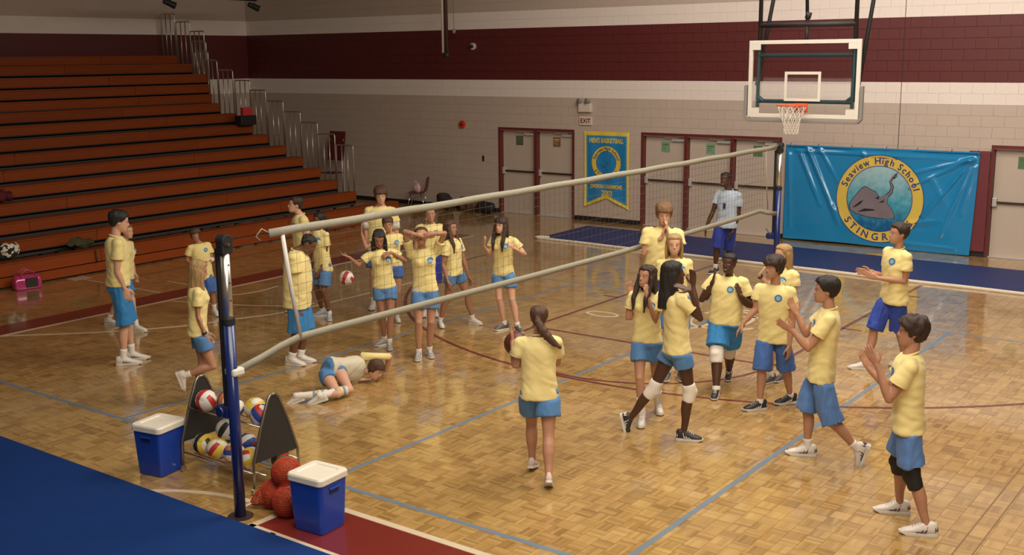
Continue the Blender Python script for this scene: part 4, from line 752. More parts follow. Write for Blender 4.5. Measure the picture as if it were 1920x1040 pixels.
PEOPLE=[{'n':'A1','hem':1.031,'sh':0.53,'loc':[-12.373,8.235,0.0],'h':1.917,'sex':'m','fat':1.0,'J':{'pel':[-0.013,-0.042,1.031],'neck':[-0.005,-0.029,1.666],'SL':[-0.179,0.064,1.6],'SR':[0.168,-0.124,1.599],'HL':[-0.101,0.006,1.031],'HR':[0.074,-0.089,1.031],'head':[0.023,0.02,1.845],'hf':[0.466,0.86,-0.208],'EL':[-0.159,0.095,1.232],'WL':[-0.125,0.147,0.958],'TL':[-0.109,0.17,0.799],'ER':[0.151,-0.15,1.247],'WR':[0.188,-0.094,1.027],'TR':[0.206,-0.066,0.867],'KL':[-0.062,0.101,0.557],'AL':[-0.069,0.112,0.085],'FL':[0.688,0.726,0.0],'KR':[0.094,-0.059,0.55],'AR':[0.069,-0.112,0.085],'FR':[0.622,0.783,0.0],'u':[0.013,0.02,1.0],'sr':[0.879,-0.476,-0.002],'pr':[0.879,-0.476,0.0]}},{'n':'A2','hem':0.7,'sh':0.536,'loc':[-14.066,9.318,0.0],'h':1.489,'sex':'f','fat':1.0,'J':{'pel':[-0.025,0.141,0.782],'neck':[-0.005,0.171,1.275],'SL':[-0.071,0.295,1.218],'SR':[0.056,0.04,1.228],'HL':[-0.06,0.21,0.782],'HR':[0.009,0.072,0.782],'head':[0.029,0.181,1.416],'hf':[0.927,0.364,-0.087],'EL':[-0.074,0.291,0.966],'WL':[-0.058,0.316,0.763],'TL':[-0.046,0.333,0.633],'ER':[0.045,0.024,1.018],'WR':[0.061,0.047,0.796],'TR':[0.072,0.065,0.673],'KL':[-0.183,0.125,0.41],'AL':[-0.365,0.013,0.085],'FL':[0.896,0.445,0.0],'KR':[0.221,0.049,0.442],'AR':[0.365,-0.013,0.085],'FR':[0.896,0.445,0.0],'u':[0.04,0.061,0.997],'sr':[0.447,-0.894,0.036],'pr':[0.445,-0.896,0.0]}},{'n':'A3','hem':0.561,'sh':0.284,'loc':[-13.737,10.598,0.0],'h':1.353,'sex':'m','fat':1.0,'J':{'pel':[-0.009,-0.031,0.71],'neck':[-0.029,-0.056,1.125],'SL':[0.026,0.075,1.088],'SR':[-0.08,-0.181,1.068],'HL':[0.018,0.034,0.71],'HR':[-0.037,-0.095,0.71],'head':[-0.027,-0.117,1.256],'hf':[0.839,-0.537,-0.087],'EL':[0.066,0.088,0.858],'WL':[0.098,-0.069,0.836],'TL':[0.1,-0.17,0.888],'ER':[-0.138,-0.219,0.859],'WR':[0.032,-0.197,0.816],'TR':[0.134,-0.148,0.828],'KL':[0.148,0.005,0.404],'AL':[0.104,0.049,0.085],'FL':[0.953,-0.302,0.0],'KR':[0.016,-0.108,0.38],'AR':[-0.104,-0.049,0.085],'FR':[0.674,-0.739,0.0],'u':[-0.047,-0.061,0.997],'sr':[-0.382,-0.921,-0.075],'pr':[-0.384,-0.923,0.0]}},{'n':'A4','hem':0.776,'sh':0.613,'loc':[-10.247,7.612,0.0],'h':1.638,'sex':'f','fat':1.0,'J':{'pel':[0.006,0.137,0.86],'neck':[0.019,0.154,1.358],'SL':[-0.111,0.242,1.301],'SR':[0.146,0.062,1.3],'HL':[-0.064,0.186,0.86],'HR':[0.076,0.088,0.86],'head':[0.034,0.177,1.516],'hf':[0.511,0.82,-0.259],'EL':[-0.117,0.278,0.987],'WL':[-0.077,0.332,0.755],'TL':[-0.053,0.363,0.623],'ER':[0.137,0.05,1.028],'WR':[0.177,0.104,0.801],'TR':[0.196,0.129,0.667],'KL':[0.016,0.162,0.464],'AL':[0.039,0.06,0.085],'FL':[0.668,0.744,0.0],'KR':[0.184,0.171,0.428],'AR':[-0.039,-0.06,0.329],'FR':[0.14,0.276,-0.951],'u':[0.025,0.034,0.999],'sr':[0.82,-0.572,-0.001],'pr':[0.82,-0.572,0.0]}},{'n':'A5','hem':0.748,'sh':0.424,'loc':[-10.509,9.44,0.0],'h':1.72,'sex':'m','fat':1.35,'J':{'pel':[0.01,0.056,0.903],'neck':[0.028,0.076,1.479],'SL':[-0.093,0.237,1.417],'SR':[0.144,-0.09,1.421],'HL':[-0.043,0.128,0.903],'HR':[0.062,-0.017,0.903],'head':[0.139,0.179,1.551],'hf':[0.646,0.504,-0.574],'EL':[-0.111,0.247,1.087],'WL':[-0.098,0.261,0.798],'TL':[-0.087,0.274,0.597],'ER':[0.156,-0.077,1.09],'WR':[0.176,-0.055,0.803],'TR':[0.179,-0.052,0.658],'KL':[0.047,0.152,0.488],'AL':[-0.0,0.078,0.085],'FL':[0.839,0.544,0.0],'KR':[0.094,-0.002,0.48],'AR':[0.0,-0.078,0.085],'FR':[0.951,0.308,0.0],'u':[0.031,0.034,0.999],'sr':[0.587,-0.809,0.01],'pr':[0.587,-0.81,0.0]}},{'n':'A6','hem':0.883,'sh':0.617,'loc':[-12.721,11.581,0.0],'h':1.735,'sex':'m','fat':1.0,'J':{'pel':[0.011,0.073,0.911],'neck':[0.008,0.07,1.507],'SL':[0.167,-0.012,1.446],'SR':[-0.15,0.152,1.446],'HL':[0.091,0.031,0.911],'HR':[-0.069,0.114,0.911],'head':[-0.031,0.01,1.661],'hf':[-0.532,-0.842,0.087],'EL':[0.175,-0.004,1.208],'WL':[0.216,-0.036,0.977],'TL':[0.2,-0.053,0.833],'ER':[-0.189,0.198,1.158],'WR':[-0.207,0.178,0.923],'TR':[-0.225,0.158,0.779],'KL':[0.002,-0.047,0.499],'AL':[-0.035,-0.023,0.085],'FL':[-0.379,-0.925,0.0],'KR':[-0.043,0.018,0.494],'AR':[0.035,0.023,0.085],'FR':[-0.379,-0.925,0.0],'u':[-0.004,-0.005,1.0],'sr':[-0.889,0.458,-0.002],'pr':[-0.889,0.458,0.0]}},{'n':'A7','hem':0.707,'sh':0.518,'loc':[-12.07,11.491,0.0],'h':1.575,'sex':'f','fat':1.0,'J':{'pel':[0.004,-0.031,0.827],'neck':[-0.025,-0.061,1.348],'SL':[0.129,-0.055,1.301],'SR':[-0.172,-0.061,1.284],'HL':[0.086,-0.029,0.827],'HR':[-0.078,-0.033,0.827],'head':[0.007,-0.071,1.498],'hf':[-0.233,-0.969,-0.087],'EL':[0.111,-0.041,0.999],'WL':[0.066,-0.153,0.763],'TL':[0.026,-0.195,0.639],'ER':[-0.213,-0.065,1.016],'WR':[-0.225,-0.078,0.788],'TR':[-0.217,-0.069,0.656],'KL':[0.107,-0.133,0.453],'AL':[0.123,-0.047,0.085],'FL':[0.662,-0.749,0.0],'KR':[-0.099,-0.078,0.441],'AR':[-0.123,0.047,0.085],'FR':[-0.478,-0.878,0.0],'u':[-0.055,-0.058,0.997],'sr':[-0.998,-0.022,-0.057],'pr':[-1.0,-0.025,0.0]}},{'n':'A8','hem':0.906,'sh':0.643,'loc':[-11.858,12.443,0.0],'h':1.857,'sex':'m','fat':1.0,'J':{'pel':[-0.055,0.103,0.975],'neck':[-0.03,0.127,1.594],'SL':[0.106,0.256,1.519],'SR':[-0.171,-0.007,1.54],'HL':[0.015,0.17,0.975],'HR':[-0.125,0.036,0.975],'head':[0.004,0.099,1.771],'hf':[0.675,-0.708,-0.208],'EL':[0.135,0.284,1.219],'WL':[0.124,0.273,0.966],'TL':[0.108,0.258,0.812],'ER':[-0.199,-0.035,1.232],'WR':[-0.2,-0.036,0.963],'TR':[-0.19,-0.026,0.807],'KL':[0.081,0.08,0.53],'AL':[0.084,0.057,0.085],'FL':[0.805,-0.593,0.0],'KR':[-0.061,-0.056,0.53],'AR':[-0.084,-0.057,0.085],'FR':[0.554,-0.833,0.0],'u':[0.041,0.039,0.998],'sr':[-0.723,-0.689,0.056],'pr':[-0.724,-0.69,0.0]}},{'n':'A9','hem':0.81,'sh':0.654,'loc':[-10.131,10.747,0.0],'h':1.57,'sex':'f','fat':1.0,'J':{'pel':[-0.034,0.021,0.824],'neck':[-0.057,-0.001,1.344],'SL':[0.039,0.119,1.299],'SR':[-0.148,-0.116,1.28],'HL':[0.017,0.085,0.824],'HR':[-0.085,-0.043,0.824],'head':[-0.04,-0.046,1.49],'hf':[0.606,-0.643,-0.469],'EL':[0.182,0.213,1.166],'WL':[0.126,-0.001,1.311],'TL':[0.076,-0.112,1.262],'ER':[-0.239,-0.246,1.134],'WR':[-0.273,-0.38,1.262],'TR':[-0.36,-0.463,1.316],'KL':[0.102,-0.02,0.461],'AL':[0.087,-0.046,0.085],'FL':[0.686,-0.728,0.0],'KR':[-0.018,-0.051,0.443],'AR':[-0.087,0.046,0.085],'FR':[-0.203,-0.979,0.0],'u':[-0.045,-0.042,0.998],'sr':[-0.624,-0.779,-0.061],'pr':[-0.625,-0.78,0.0]}},{'n':'A10','hem':0.826,'sh':0.657,'loc':[-11.088,11.901,0.0],'h':1.555,'sex':'f','fat':1.0,'J':{'pel':[0.0,0.021,0.826],'neck':[-0.012,0.01,1.321],'SL':[0.079,0.13,1.272],'SR':[-0.1,-0.107,1.262],'HL':[0.049,0.086,0.826],'HR':[-0.049,-0.043,0.826],'head':[-0.004,-0.041,1.465],'hf':[0.74,-0.666,-0.087],'EL':[0.061,0.113,1.059],'WL':[0.084,0.135,0.875],'TL':[0.078,0.13,0.745],'ER':[-0.199,-0.31,1.127],'WR':[-0.239,-0.347,1.349],'TR':[-0.242,-0.35,1.48],'KL':[0.11,0.016,0.453],'AL':[0.053,0.036,0.085],'FL':[0.799,-0.602,0.0],'KR':[0.012,-0.086,0.449],'AR':[-0.053,-0.036,0.085],'FR':[0.545,-0.839,0.0],'u':[-0.024,-0.022,0.999],'sr':[-0.601,-0.798,-0.032],'pr':[-0.602,-0.799,0.0]}},{'n':'A11','hem':0.941,'sh':0.514,'loc':[-10.887,12.512,0.0],'h':1.666,'sex':'m','fat':1.0,'J':{'pel':[0.026,0.032,0.941],'neck':[0.028,0.034,1.404],'SL':[0.157,0.147,1.345],'SR':[-0.102,-0.079,1.347],'HL':[0.091,0.089,0.941],'HR':[-0.04,-0.025,0.941],'head':[0.059,0.003,1.561],'hf':[0.654,-0.751,-0.087],'EL':[0.18,0.167,1.108],'WL':[0.195,0.179,0.886],'TL':[0.192,0.177,0.747],'ER':[-0.134,-0.107,1.117],'WR':[-0.157,-0.127,0.889],'TR':[-0.16,-0.129,0.749],'KL':[0.102,0.031,0.507],'AL':[0.057,0.039,0.085],'FL':[0.778,-0.629,0.0],'KR':[-0.02,-0.064,0.507],'AR':[-0.057,-0.039,0.085],'FR':[0.516,-0.857,0.0],'u':[0.005,0.004,1.0],'sr':[-0.754,-0.657,0.006],'pr':[-0.754,-0.657,0.0]}},{'n':'A12','hem':0.88,'sh':0.653,'loc':[-9.354,10.62,0.0],'h':1.707,'sex':'f','fat':1.0,'J':{'pel':[0.002,0.047,0.896],'neck':[-0.007,0.038,1.442],'SL':[0.11,0.154,1.386],'SR':[-0.123,-0.075,1.378],'HL':[0.066,0.109,0.896],'HR':[-0.061,-0.015,0.896],'head':[0.007,-0.005,1.603],'hf':[0.621,-0.705,0.342],'EL':[0.296,0.121,1.652],'WL':[0.118,-0.103,1.659],'TL':[0.011,-0.197,1.641],'ER':[-0.099,-0.2,1.681],'WR':[0.163,-0.14,1.627],'TR':[0.27,-0.045,1.64],'KL':[0.1,0.038,0.482],'AL':[0.013,0.091,0.085],'FL':[0.781,-0.624,0.0],'KR':[0.018,-0.109,0.493],'AR':[-0.013,-0.091,0.085],'FR':[0.55,-0.835,0.0],'u':[-0.018,-0.016,1.0],'sr':[-0.714,-0.699,-0.024],'pr':[-0.715,-0.699,0.0]}},{'n':'A13','hem':0.769,'sh':0.65,'loc':[-10.126,12.226,0.0],'h':1.558,'sex':'f','fat':1.0,'J':{'pel':[0.037,-0.072,0.818],'neck':[0.023,-0.083,1.307],'SL':[0.013,0.067,1.256],'SR':[0.037,-0.231,1.25],'HL':[0.031,0.009,0.818],'HR':[0.044,-0.152,0.818],'head':[0.023,-0.115,1.456],'hf':[0.986,0.168,0.0],'EL':[0.055,0.127,0.965],'WL':[0.109,0.172,0.713],'TL':[0.137,0.195,0.553],'ER':[0.01,-0.284,0.955],'WR':[0.105,-0.296,0.712],'TR':[0.139,-0.295,0.586],'KL':[0.131,0.101,0.453],'AL':[0.154,0.187,0.085],'FL':[0.997,0.081,0.0],'KR':[-0.02,-0.167,0.436],'AR':[-0.154,-0.187,0.085],'FR':[0.816,-0.578,0.0],'u':[-0.029,-0.024,0.999],'sr':[0.082,-0.996,-0.021],'pr':[0.081,-0.997,0.0]}},{'n':'A14','hem':0.786,'sh':0.621,'loc':[-9.278,12.425,0.0],'h':1.619,'sex':'f','fat':1.0,'J':{'pel':[-0.143,0.026,0.85],'neck':[-0.144,0.025,1.364],'SL':[0.004,0.07,1.308],'SR':[-0.293,-0.02,1.307],'HL':[-0.063,0.05,0.85],'HR':[-0.224,0.001,0.85],'head':[-0.138,-0.023,1.515],'hf':[0.032,-0.999,0.0],'EL':[0.15,0.144,1.106],'WL':[0.12,-0.03,1.198],'TL':[0.075,-0.121,1.288],'ER':[-0.297,-0.11,1.104],'WR':[-0.243,-0.282,1.237],'TR':[-0.217,-0.312,1.368],'KL':[0.033,-0.009,0.466],'AL':[0.105,0.013,0.085],'FL':[0.882,-0.472,0.0],'KR':[-0.143,-0.077,0.466],'AR':[-0.105,-0.013,0.085],'FR':[-0.393,-0.919,0.0],'u':[-0.002,-0.001,1.0],'sr':[-0.957,-0.29,-0.002],'pr':[-0.957,-0.29,0.0]}},{'n':'A15','hem':0.26,'sh':0.0,'loc':[-9.143,8.376,0.0],'h':1.66,'sex':'f','fat':1.0,'J':{'pel':[-0.117,0.473,0.26],'neck':[-0.08,0.967,0.17],'SL':[-0.042,0.934,0.332],'SR':[-0.127,0.886,0.029],'HL':[-0.1,0.551,0.29],'HR':[-0.135,0.396,0.23],'head':[0.068,1.033,0.17],'hf':[0.788,0.223,-0.574],'EL':[0.153,1.203,0.3],'WL':[-0.002,1.272,0.05],'TL':[-0.007,1.182,0.03],'ER':[-0.177,0.786,0.05],'WR':[-0.034,0.913,0.05],'TR':[0.0,1.006,0.04],'KL':[0.226,0.427,0.09],'AL':[0.113,0.071,0.09],'FL':[-0.673,-0.692,-0.259],'KR':[0.21,0.253,0.08],'AR':[-0.113,-0.071,0.08],'FR':[-0.711,-0.614,-0.342],'u':[0.074,0.981,-0.179],'sr':[-0.268,-0.153,-0.951],'pr':[-0.2,-0.9,-0.35]}},{'n':'B1','hem':0.769,'sh':0.609,'loc':[-5.638,7.983,0.0],'h':1.595,'sex':'f','fat':1.2,'J':{'pel':[-0.047,0.052,0.837],'neck':[-0.052,0.048,1.361],'SL':[-0.189,-0.041,1.303],'SR':[0.087,0.139,1.307],'HL':[-0.116,0.007,0.837],'HR':[0.023,0.097,0.837],'head':[-0.067,0.09,1.51],'hf':[-0.421,0.896,-0.139],'EL':[-0.253,-0.036,1.066],'WL':[-0.343,0.047,1.253],'TL':[-0.384,0.095,1.371],'ER':[-0.001,0.287,1.053],'WR':[-0.127,0.373,1.168],'TR':[-0.222,0.456,1.213],'KL':[-0.206,0.153,0.483],'AL':[-0.199,0.15,0.1],'FL':[-0.333,0.907,-0.259],'KR':[0.093,0.002,0.458],'AR':[0.199,-0.15,0.12],'FR':[-0.472,0.67,-0.574],'u':[-0.01,-0.007,1.0],'sr':[0.837,0.547,0.012],'pr':[0.837,0.547,-0.0]}},{'n':'B2','hem':0.989,'sh':0.693,'loc':[-6.899,12.441,0.0],'h':1.926,'sex':'m','fat':1.1,'J':{'pel':[-0.089,0.176,1.011],'neck':[-0.052,0.197,1.66],'SL':[0.104,0.325,1.58],'SR':[-0.216,0.065,1.606],'HL':[-0.011,0.239,1.011],'HR':[-0.167,0.113,1.011],'head':[-0.027,0.161,1.843],'hf':[0.55,-0.817,-0.174],'EL':[0.154,0.265,1.326],'WL':[0.09,0.073,1.578],'TL':[0.063,0.058,1.737],'ER':[-0.224,0.023,1.325],'WR':[0.01,0.032,1.548],'TR':[0.052,0.056,1.703],'KL':[0.112,0.117,0.554],'AL':[0.175,0.071,0.085],'FL':[0.694,-0.72,0.0],'KR':[-0.141,-0.016,0.548],'AR':[-0.175,-0.071,0.085],'FR':[0.325,-0.946,0.0],'u':[0.057,0.032,0.998],'sr':[-0.775,-0.628,0.064],'pr':[-0.777,-0.629,0.0]}},{'n':'B3','hem':0.999,'sh':0.624,'loc':[-6.198,11.597,0.0],'h':1.732,'sex':'f','fat':1.0,'J':{'pel':[-0.055,0.066,0.999],'neck':[-0.063,0.062,1.481],'SL':[0.077,0.153,1.424],'SR':[-0.201,-0.028,1.418],'HL':[0.02,0.116,0.999],'HR':[-0.131,0.017,0.999],'head':[-0.043,0.019,1.644],'hf':[0.517,-0.856,0.0],'EL':[0.066,0.147,1.186],'WL':[0.088,0.159,0.979],'TL':[0.054,0.141,0.839],'ER':[-0.182,-0.018,1.18],'WR':[-0.199,-0.027,0.973],'TR':[-0.156,-0.004,0.836],'KL':[0.067,0.041,0.54],'AL':[0.064,0.044,0.085],'FL':[0.617,-0.787,0.0],'KR':[-0.072,-0.052,0.54],'AR':[-0.064,-0.044,0.085],'FR':[0.311,-0.95,0.0],'u':[-0.017,-0.009,1.0],'sr':[-0.837,-0.546,-0.019],'pr':[-0.838,-0.546,0.0]}},{'n':'B4','hem':0.841,'sh':0.646,'loc':[-5.7,10.14,0.0],'h':1.651,'sex':'f','fat':1.0,'J':{'pel':[-0.04,-0.014,0.867],'neck':[-0.051,-0.021,1.406],'SL':[0.104,0.019,1.352],'SR':[-0.203,-0.059,1.345],'HL':[0.044,0.007,0.867],'HR':[-0.123,-0.036,0.867],'head':[-0.034,-0.055,1.564],'hf':[-0.184,-0.979,0.087],'EL':[0.084,-0.057,1.089],'WL':[0.046,-0.161,1.343],'TL':[0.023,-0.174,1.482],'ER':[-0.241,-0.08,1.091],'WR':[-0.223,-0.071,1.331],'TR':[-0.24,-0.08,1.468],'KL':[0.013,0.085,0.458],'AL':[-0.035,0.236,0.085],'FL':[0.634,-0.773,0.0],'KR':[-0.034,-0.176,0.482],'AR':[0.035,-0.236,0.085],'FR':[0.412,-0.911,0.0],'u':[-0.021,-0.012,1.0],'sr':[-0.969,-0.248,-0.023],'pr':[-0.969,-0.248,0.0]}},{'n':'B5','hem':0.907,'sh':0.777,'loc':[-5.358,9.66,0.0],'h':1.796,'sex':'f','fat':1.0,'J':{'pel':[0.194,0.056,0.943],'neck':[0.158,0.036,1.534],'SL':[0.024,0.141,1.466],'SR':[0.3,-0.065,1.477],'HL':[0.119,0.111,0.943],'HR':[0.269,-0.0,0.943],'head':[0.141,0.049,1.709],'hf':[0.663,0.744,0.087],'EL':[0.243,0.364,1.32],'WL':[0.185,0.394,1.53],'TL':[0.178,0.39,1.681],'ER':[0.461,0.022,1.298],'WR':[0.383,-0.048,1.581],'TR':[0.233,-0.129,1.652],'KL':[-0.058,0.04,0.484],'AL':[-0.297,-0.039,0.129],'FL':[0.246,0.081,-0.966],'KR':[0.332,0.085,0.512],'AR':[0.297,0.039,0.085],'FR':[0.918,0.396,0.0],'u':[-0.061,-0.033,0.998],'sr':[0.8,-0.599,0.029],'pr':[0.802,-0.598,0.0]}},{'n':'B6','hem':0.835,'sh':0.398,'loc':[-8.779,18.166,0.0],'h':1.821,'sex':'m','fat':1.0,'J':{'pel':[0.146,-0.155,0.956],'neck':[0.167,-0.145,1.502],'SL':[0.352,-0.144,1.431],'SR':[-0.023,-0.149,1.446],'HL':[0.241,-0.154,0.956],'HR':[0.052,-0.157,0.956],'head':[0.12,-0.208,1.694],'hf':[-0.072,-0.996,-0.052],'EL':[0.35,-0.114,1.082],'WL':[0.293,-0.199,0.793],'TL':[0.234,-0.228,0.641],'ER':[-0.11,-0.191,1.108],'WR':[-0.189,-0.291,0.834],'TR':[-0.206,-0.299,0.682],'KL':[0.124,-0.003,0.495],'AL':[0.019,0.232,0.085],'FL':[0.274,-0.962,0.0],'KR':[0.017,-0.26,0.52],'AR':[-0.019,-0.232,0.085],'FR':[-0.072,-0.997,0.0],'u':[0.038,0.018,0.999],'sr':[-0.999,-0.015,0.038],'pr':[-1.0,-0.015,0.0]}},{'n':'B7','hem':0.794,'sh':0.389,'loc':[-5.559,11.611,0.0],'h':1.592,'sex':'f','fat':1.4,'J':{'pel':[0.04,-0.044,0.836],'neck':[0.058,-0.035,1.357],'SL':[0.232,-0.019,1.295],'SR':[-0.12,-0.054,1.308],'HL':[0.123,-0.036,0.836],'HR':[-0.042,-0.052,0.836],'head':[0.072,-0.076,1.507],'hf':[0.012,-1.0,0.0],'EL':[0.309,0.018,1.026],'WL':[0.269,-0.16,1.16],'TL':[0.224,-0.182,1.284],'ER':[-0.23,-0.137,1.057],'WR':[-0.092,-0.15,1.278],'TR':[-0.068,-0.139,1.41],'KL':[0.006,0.138,0.434],'AL':[-0.105,0.383,0.085],'FL':[0.353,-0.936,0.0],'KR':[0.034,-0.258,0.472],'AR':[0.105,-0.383,0.085],'FR':[0.27,-0.963,0.0],'u':[0.033,0.016,0.999],'sr':[-0.995,-0.098,0.035],'pr':[-0.995,-0.099,0.0]}},{'n':'B8','hem':0.747,'sh':0.412,'loc':[-4.754,11.272,0.0],'h':1.692,'sex':'m','fat':1.0,'J':{'pel':[-0.033,-0.025,0.888],'neck':[-0.037,-0.027,1.394],'SL':[0.137,-0.018,1.336],'SR':[-0.211,-0.036,1.333],'HL':[0.055,-0.021,0.888],'HR':[-0.121,-0.03,0.888],'head':[-0.044,-0.071,1.584],'hf':[-0.375,-0.926,-0.052],'EL':[0.164,-0.007,1.012],'WL':[0.163,-0.062,0.747],'TL':[0.161,-0.063,0.605],'ER':[-0.235,-0.078,1.098],'WR':[-0.327,-0.179,0.948],'TR':[-0.396,-0.209,0.827],'KL':[0.075,0.054,0.47],'AL':[0.09,0.206,0.085],'FL':[-0.602,-0.798,0.0],'KR':[-0.103,-0.16,0.49],'AR':[-0.09,-0.206,0.085],'FR':[-0.67,-0.743,0.0],'u':[-0.008,-0.004,1.0],'sr':[-0.999,-0.052,-0.009],'pr':[-0.999,-0.052,0.0]}},{'n':'B9','hem':0.821,'sh':0.59,'loc':[-5.128,12.198,0.0],'h':1.64,'sex':'f','fat':1.0,'J':{'pel':[0.013,0.001,0.861],'neck':[0.048,0.016,1.401],'SL':[0.189,-0.046,1.336],'SR':[-0.101,0.074,1.351],'HL':[0.092,-0.031,0.861],'HR':[-0.065,0.034,0.861],'head':[0.019,-0.029,1.552],'hf':[-0.533,-0.846,0.0],'EL':[0.19,-0.045,1.111],'WL':[0.154,-0.149,0.947],'TL':[0.091,-0.175,0.827],'ER':[-0.145,-0.021,1.152],'WR':[-0.219,-0.133,1.296],'TR':[-0.151,-0.105,1.413],'KL':[0.041,-0.036,0.459],'AL':[0.044,0.086,0.085],'FL':[-0.296,-0.955,0.0],'KR':[-0.082,-0.093,0.477],'AR':[-0.044,-0.086,0.085],'FR':[-0.296,-0.955,0.0],'u':[0.063,0.026,0.998],'sr':[-0.924,0.38,0.048],'pr':[-0.926,0.378,0.0]}},{'n':'B10','hem':0.789,'sh':0.393,'loc':[-3.62,10.011,0.0],'h':1.754,'sex':'m','fat':1.0,'J':{'pel':[-0.132,-0.032,0.921],'neck':[-0.093,-0.017,1.498],'SL':[-0.028,-0.186,1.437],'SR':[-0.165,0.148,1.438],'HL':[-0.098,-0.116,0.921],'HR':[-0.167,0.052,0.921],'head':[-0.128,-0.032,1.666],'hf':[-0.925,-0.379,0.0],'EL':[-0.181,-0.273,1.148],'WL':[-0.321,-0.325,1.307],'TL':[-0.438,-0.368,1.385],'ER':[-0.356,0.11,1.181],'WR':[-0.445,0.077,1.368],'TR':[-0.511,0.053,1.498],'KL':[-0.001,-0.124,0.445],'AL':[0.243,0.011,0.158],'FL':[-0.33,-0.09,-0.94],'KR':[-0.272,-0.007,0.505],'AR':[-0.243,-0.011,0.085],'FR':[-0.925,-0.379,0.0],'u':[0.069,0.025,0.997],'sr':[-0.379,0.925,0.003],'pr':[-0.379,0.925,0.0]}},{'n':'B11','hem':0.84,'sh':0.497,'loc':[-4.277,13.539,0.0],'h':1.814,'sex':'m','fat':1.0,'J':{'pel':[0.063,-0.025,0.953],'neck':[0.078,-0.021,1.52],'SL':[0.224,-0.135,1.453],'SR':[-0.072,0.093,1.459],'HL':[0.138,-0.083,0.953],'HR':[-0.012,0.032,0.953],'head':[0.081,-0.044,1.701],'hf':[-0.736,-0.675,0.052],'EL':[0.214,-0.138,1.144],'WL':[-0.055,-0.278,1.175],'TL':[-0.225,-0.331,1.22],'ER':[-0.077,0.124,1.115],'WR':[-0.232,-0.009,1.189],'TR':[-0.378,-0.055,1.19],'KL':[0.123,0.045,0.499],'AL':[0.165,0.235,0.085],'FL':[-0.675,-0.738,0.0],'KR':[-0.117,-0.137,0.528],'AR':[-0.165,-0.235,0.085],'FR':[-0.924,-0.383,0.0],'u':[0.026,0.008,1.0],'sr':[-0.793,0.609,0.016],'pr':[-0.794,0.608,0.0]}},{'n':'B12','hem':0.844,'sh':0.476,'loc':[-2.529,8.952,0.0],'h':1.758,'sex':'m','fat':1.0,'J':{'pel':[-0.054,-0.107,0.923],'neck':[-0.074,-0.113,1.488],'SL':[-0.017,-0.285,1.427],'SR':[-0.127,0.06,1.426],'HL':[-0.026,-0.194,0.923],'HR':[-0.081,-0.02,0.923],'head':[-0.066,-0.112,1.66],'hf':[-0.952,-0.305,0.0],'EL':[-0.143,-0.352,1.149],'WL':[-0.238,-0.379,1.413],'TL':[-0.319,-0.401,1.545],'ER':[-0.27,0.048,1.119],'WR':[-0.423,0.005,1.258],'TR':[-0.498,-0.016,1.397],'KL':[0.029,-0.191,0.489],'AL':[0.161,-0.162,0.085],'FL':[-0.935,-0.354,0.0],'KR':[-0.163,0.059,0.499],'AR':[-0.161,0.162,0.085],'FR':[-0.935,-0.354,0.0],'u':[-0.036,-0.01,0.999],'sr':[-0.305,0.953,-0.001],'pr':[-0.305,0.952,0.0]}}]
# ================================================================ PEOPLE
A=np.array
def nz(v): v=A(v,float); return v/(np.linalg.norm(v)+1e-9)
def ring(c,r,f,a,bf,bb,n=20,e=2.3):
    out=[]
    for i in range(n):
        t=2*math.pi*i/n; cs,sn=math.cos(t),math.sin(t); x=math.copysign(abs(cs)**(2/e),cs)*a; y=math.copysign(abs(sn)**(2/e),sn); y*= bf if y>0 else bb
        out.append(c+r*x+f*y)
    return out
_nr=np.random.default_rng(11); _ND=_nr.normal(size=(14,3)); _ND/=np.linalg.norm(_ND,axis=1)[:,None]; _NF=_nr.uniform(.7,1.9,14); _NP=_nr.uniform(0,6.28,14)
def vnoise(p):
    q=p*2.4; w_=np.stack([np.sin(q[:,1]*.7+1.3),np.sin(q[:,2]*.8+.4),np.sin(q[:,0]*.6+2.1)],1)*1.1; q=q+w_
    return np.tanh(np.sin(q@_ND.T*_NF+_NP).sum(1)/3.2)*.75
def getv(me):
    n=len(me.vertices); c=np.empty(n*3,np.float32); me.vertices.foreach_get('co',c); nn=np.empty(n*3,np.float32); me.vertex_normals.foreach_get('vector',nn); return c.reshape(-1,3).astype(float),nn.reshape(-1,3).astype(float)
def setv(me,c): me.vertices.foreach_set('co',c.astype(np.float32).ravel())
def ss_(x,a,b): t=np.clip((x-a)/(b-a),0,1); return t*t*(3-2*t)
SK=dict(pale=(.58,.32,.21),tan=(.43,.215,.13),mid=(.36,.17,.10),brown=(.16,.068,.035),dark=(.075,.032,.018))
def skin(k): return mat('skin '+k,SK[k],.50,noise_amt=.07,scale=14,spec=.35)
def skin_flush(k): return mat('lips '+k,tuple(a*b for a,b in zip(SK[k],(.72,.42,.42))),.5)
HAIRC=dict(black=(.012,.009,.008),dkbrown=(.035,.017,.010),brown=(.075,.032,.015),ltbrown=(.17,.085,.035),blonde=(.36,.22,.09))
def hairm(k): return mat('hair '+k,HAIRC[k],.55,noise_amt=.35,scale=30,stretch=(6,6,1),bump=.5,bscale=60)
SHIRT=mat('yellow shirt cotton',(.76,.63,.26),.85,noise_amt=.04,scale=9,bump=.35,bscale=22,sheen=.2)
SHIRTW=mat('grey white shirt cotton',(.58,.53,.40),.85,noise_amt=.05,scale=9,bump=.35,bscale=22)
POLO=mat('pale blue polo cotton',(.42,.50,.60),.85,noise_amt=.05,scale=9,bump=.35,bscale=25)
SB=dict(sky=(.07,.19,.40),azure=(.02,.19,.46),royal=(.035,.09,.34),deep=(.012,.03,.26),light=(.085,.19,.44),vivid=(.018,.05,.32))
def shortm(k): return mat('shorts '+k,SB[k],.75,noise_amt=.07,scale=10,bump=.3,bscale=25,sheen=.1)
WSOCK=mat('white sock cotton',(.70,.64,.57),.85); KPW=mat('white knee pad',(.74,.68,.60),.8); KPB=mat('black knee pad',(.010,.009,.009),.7)
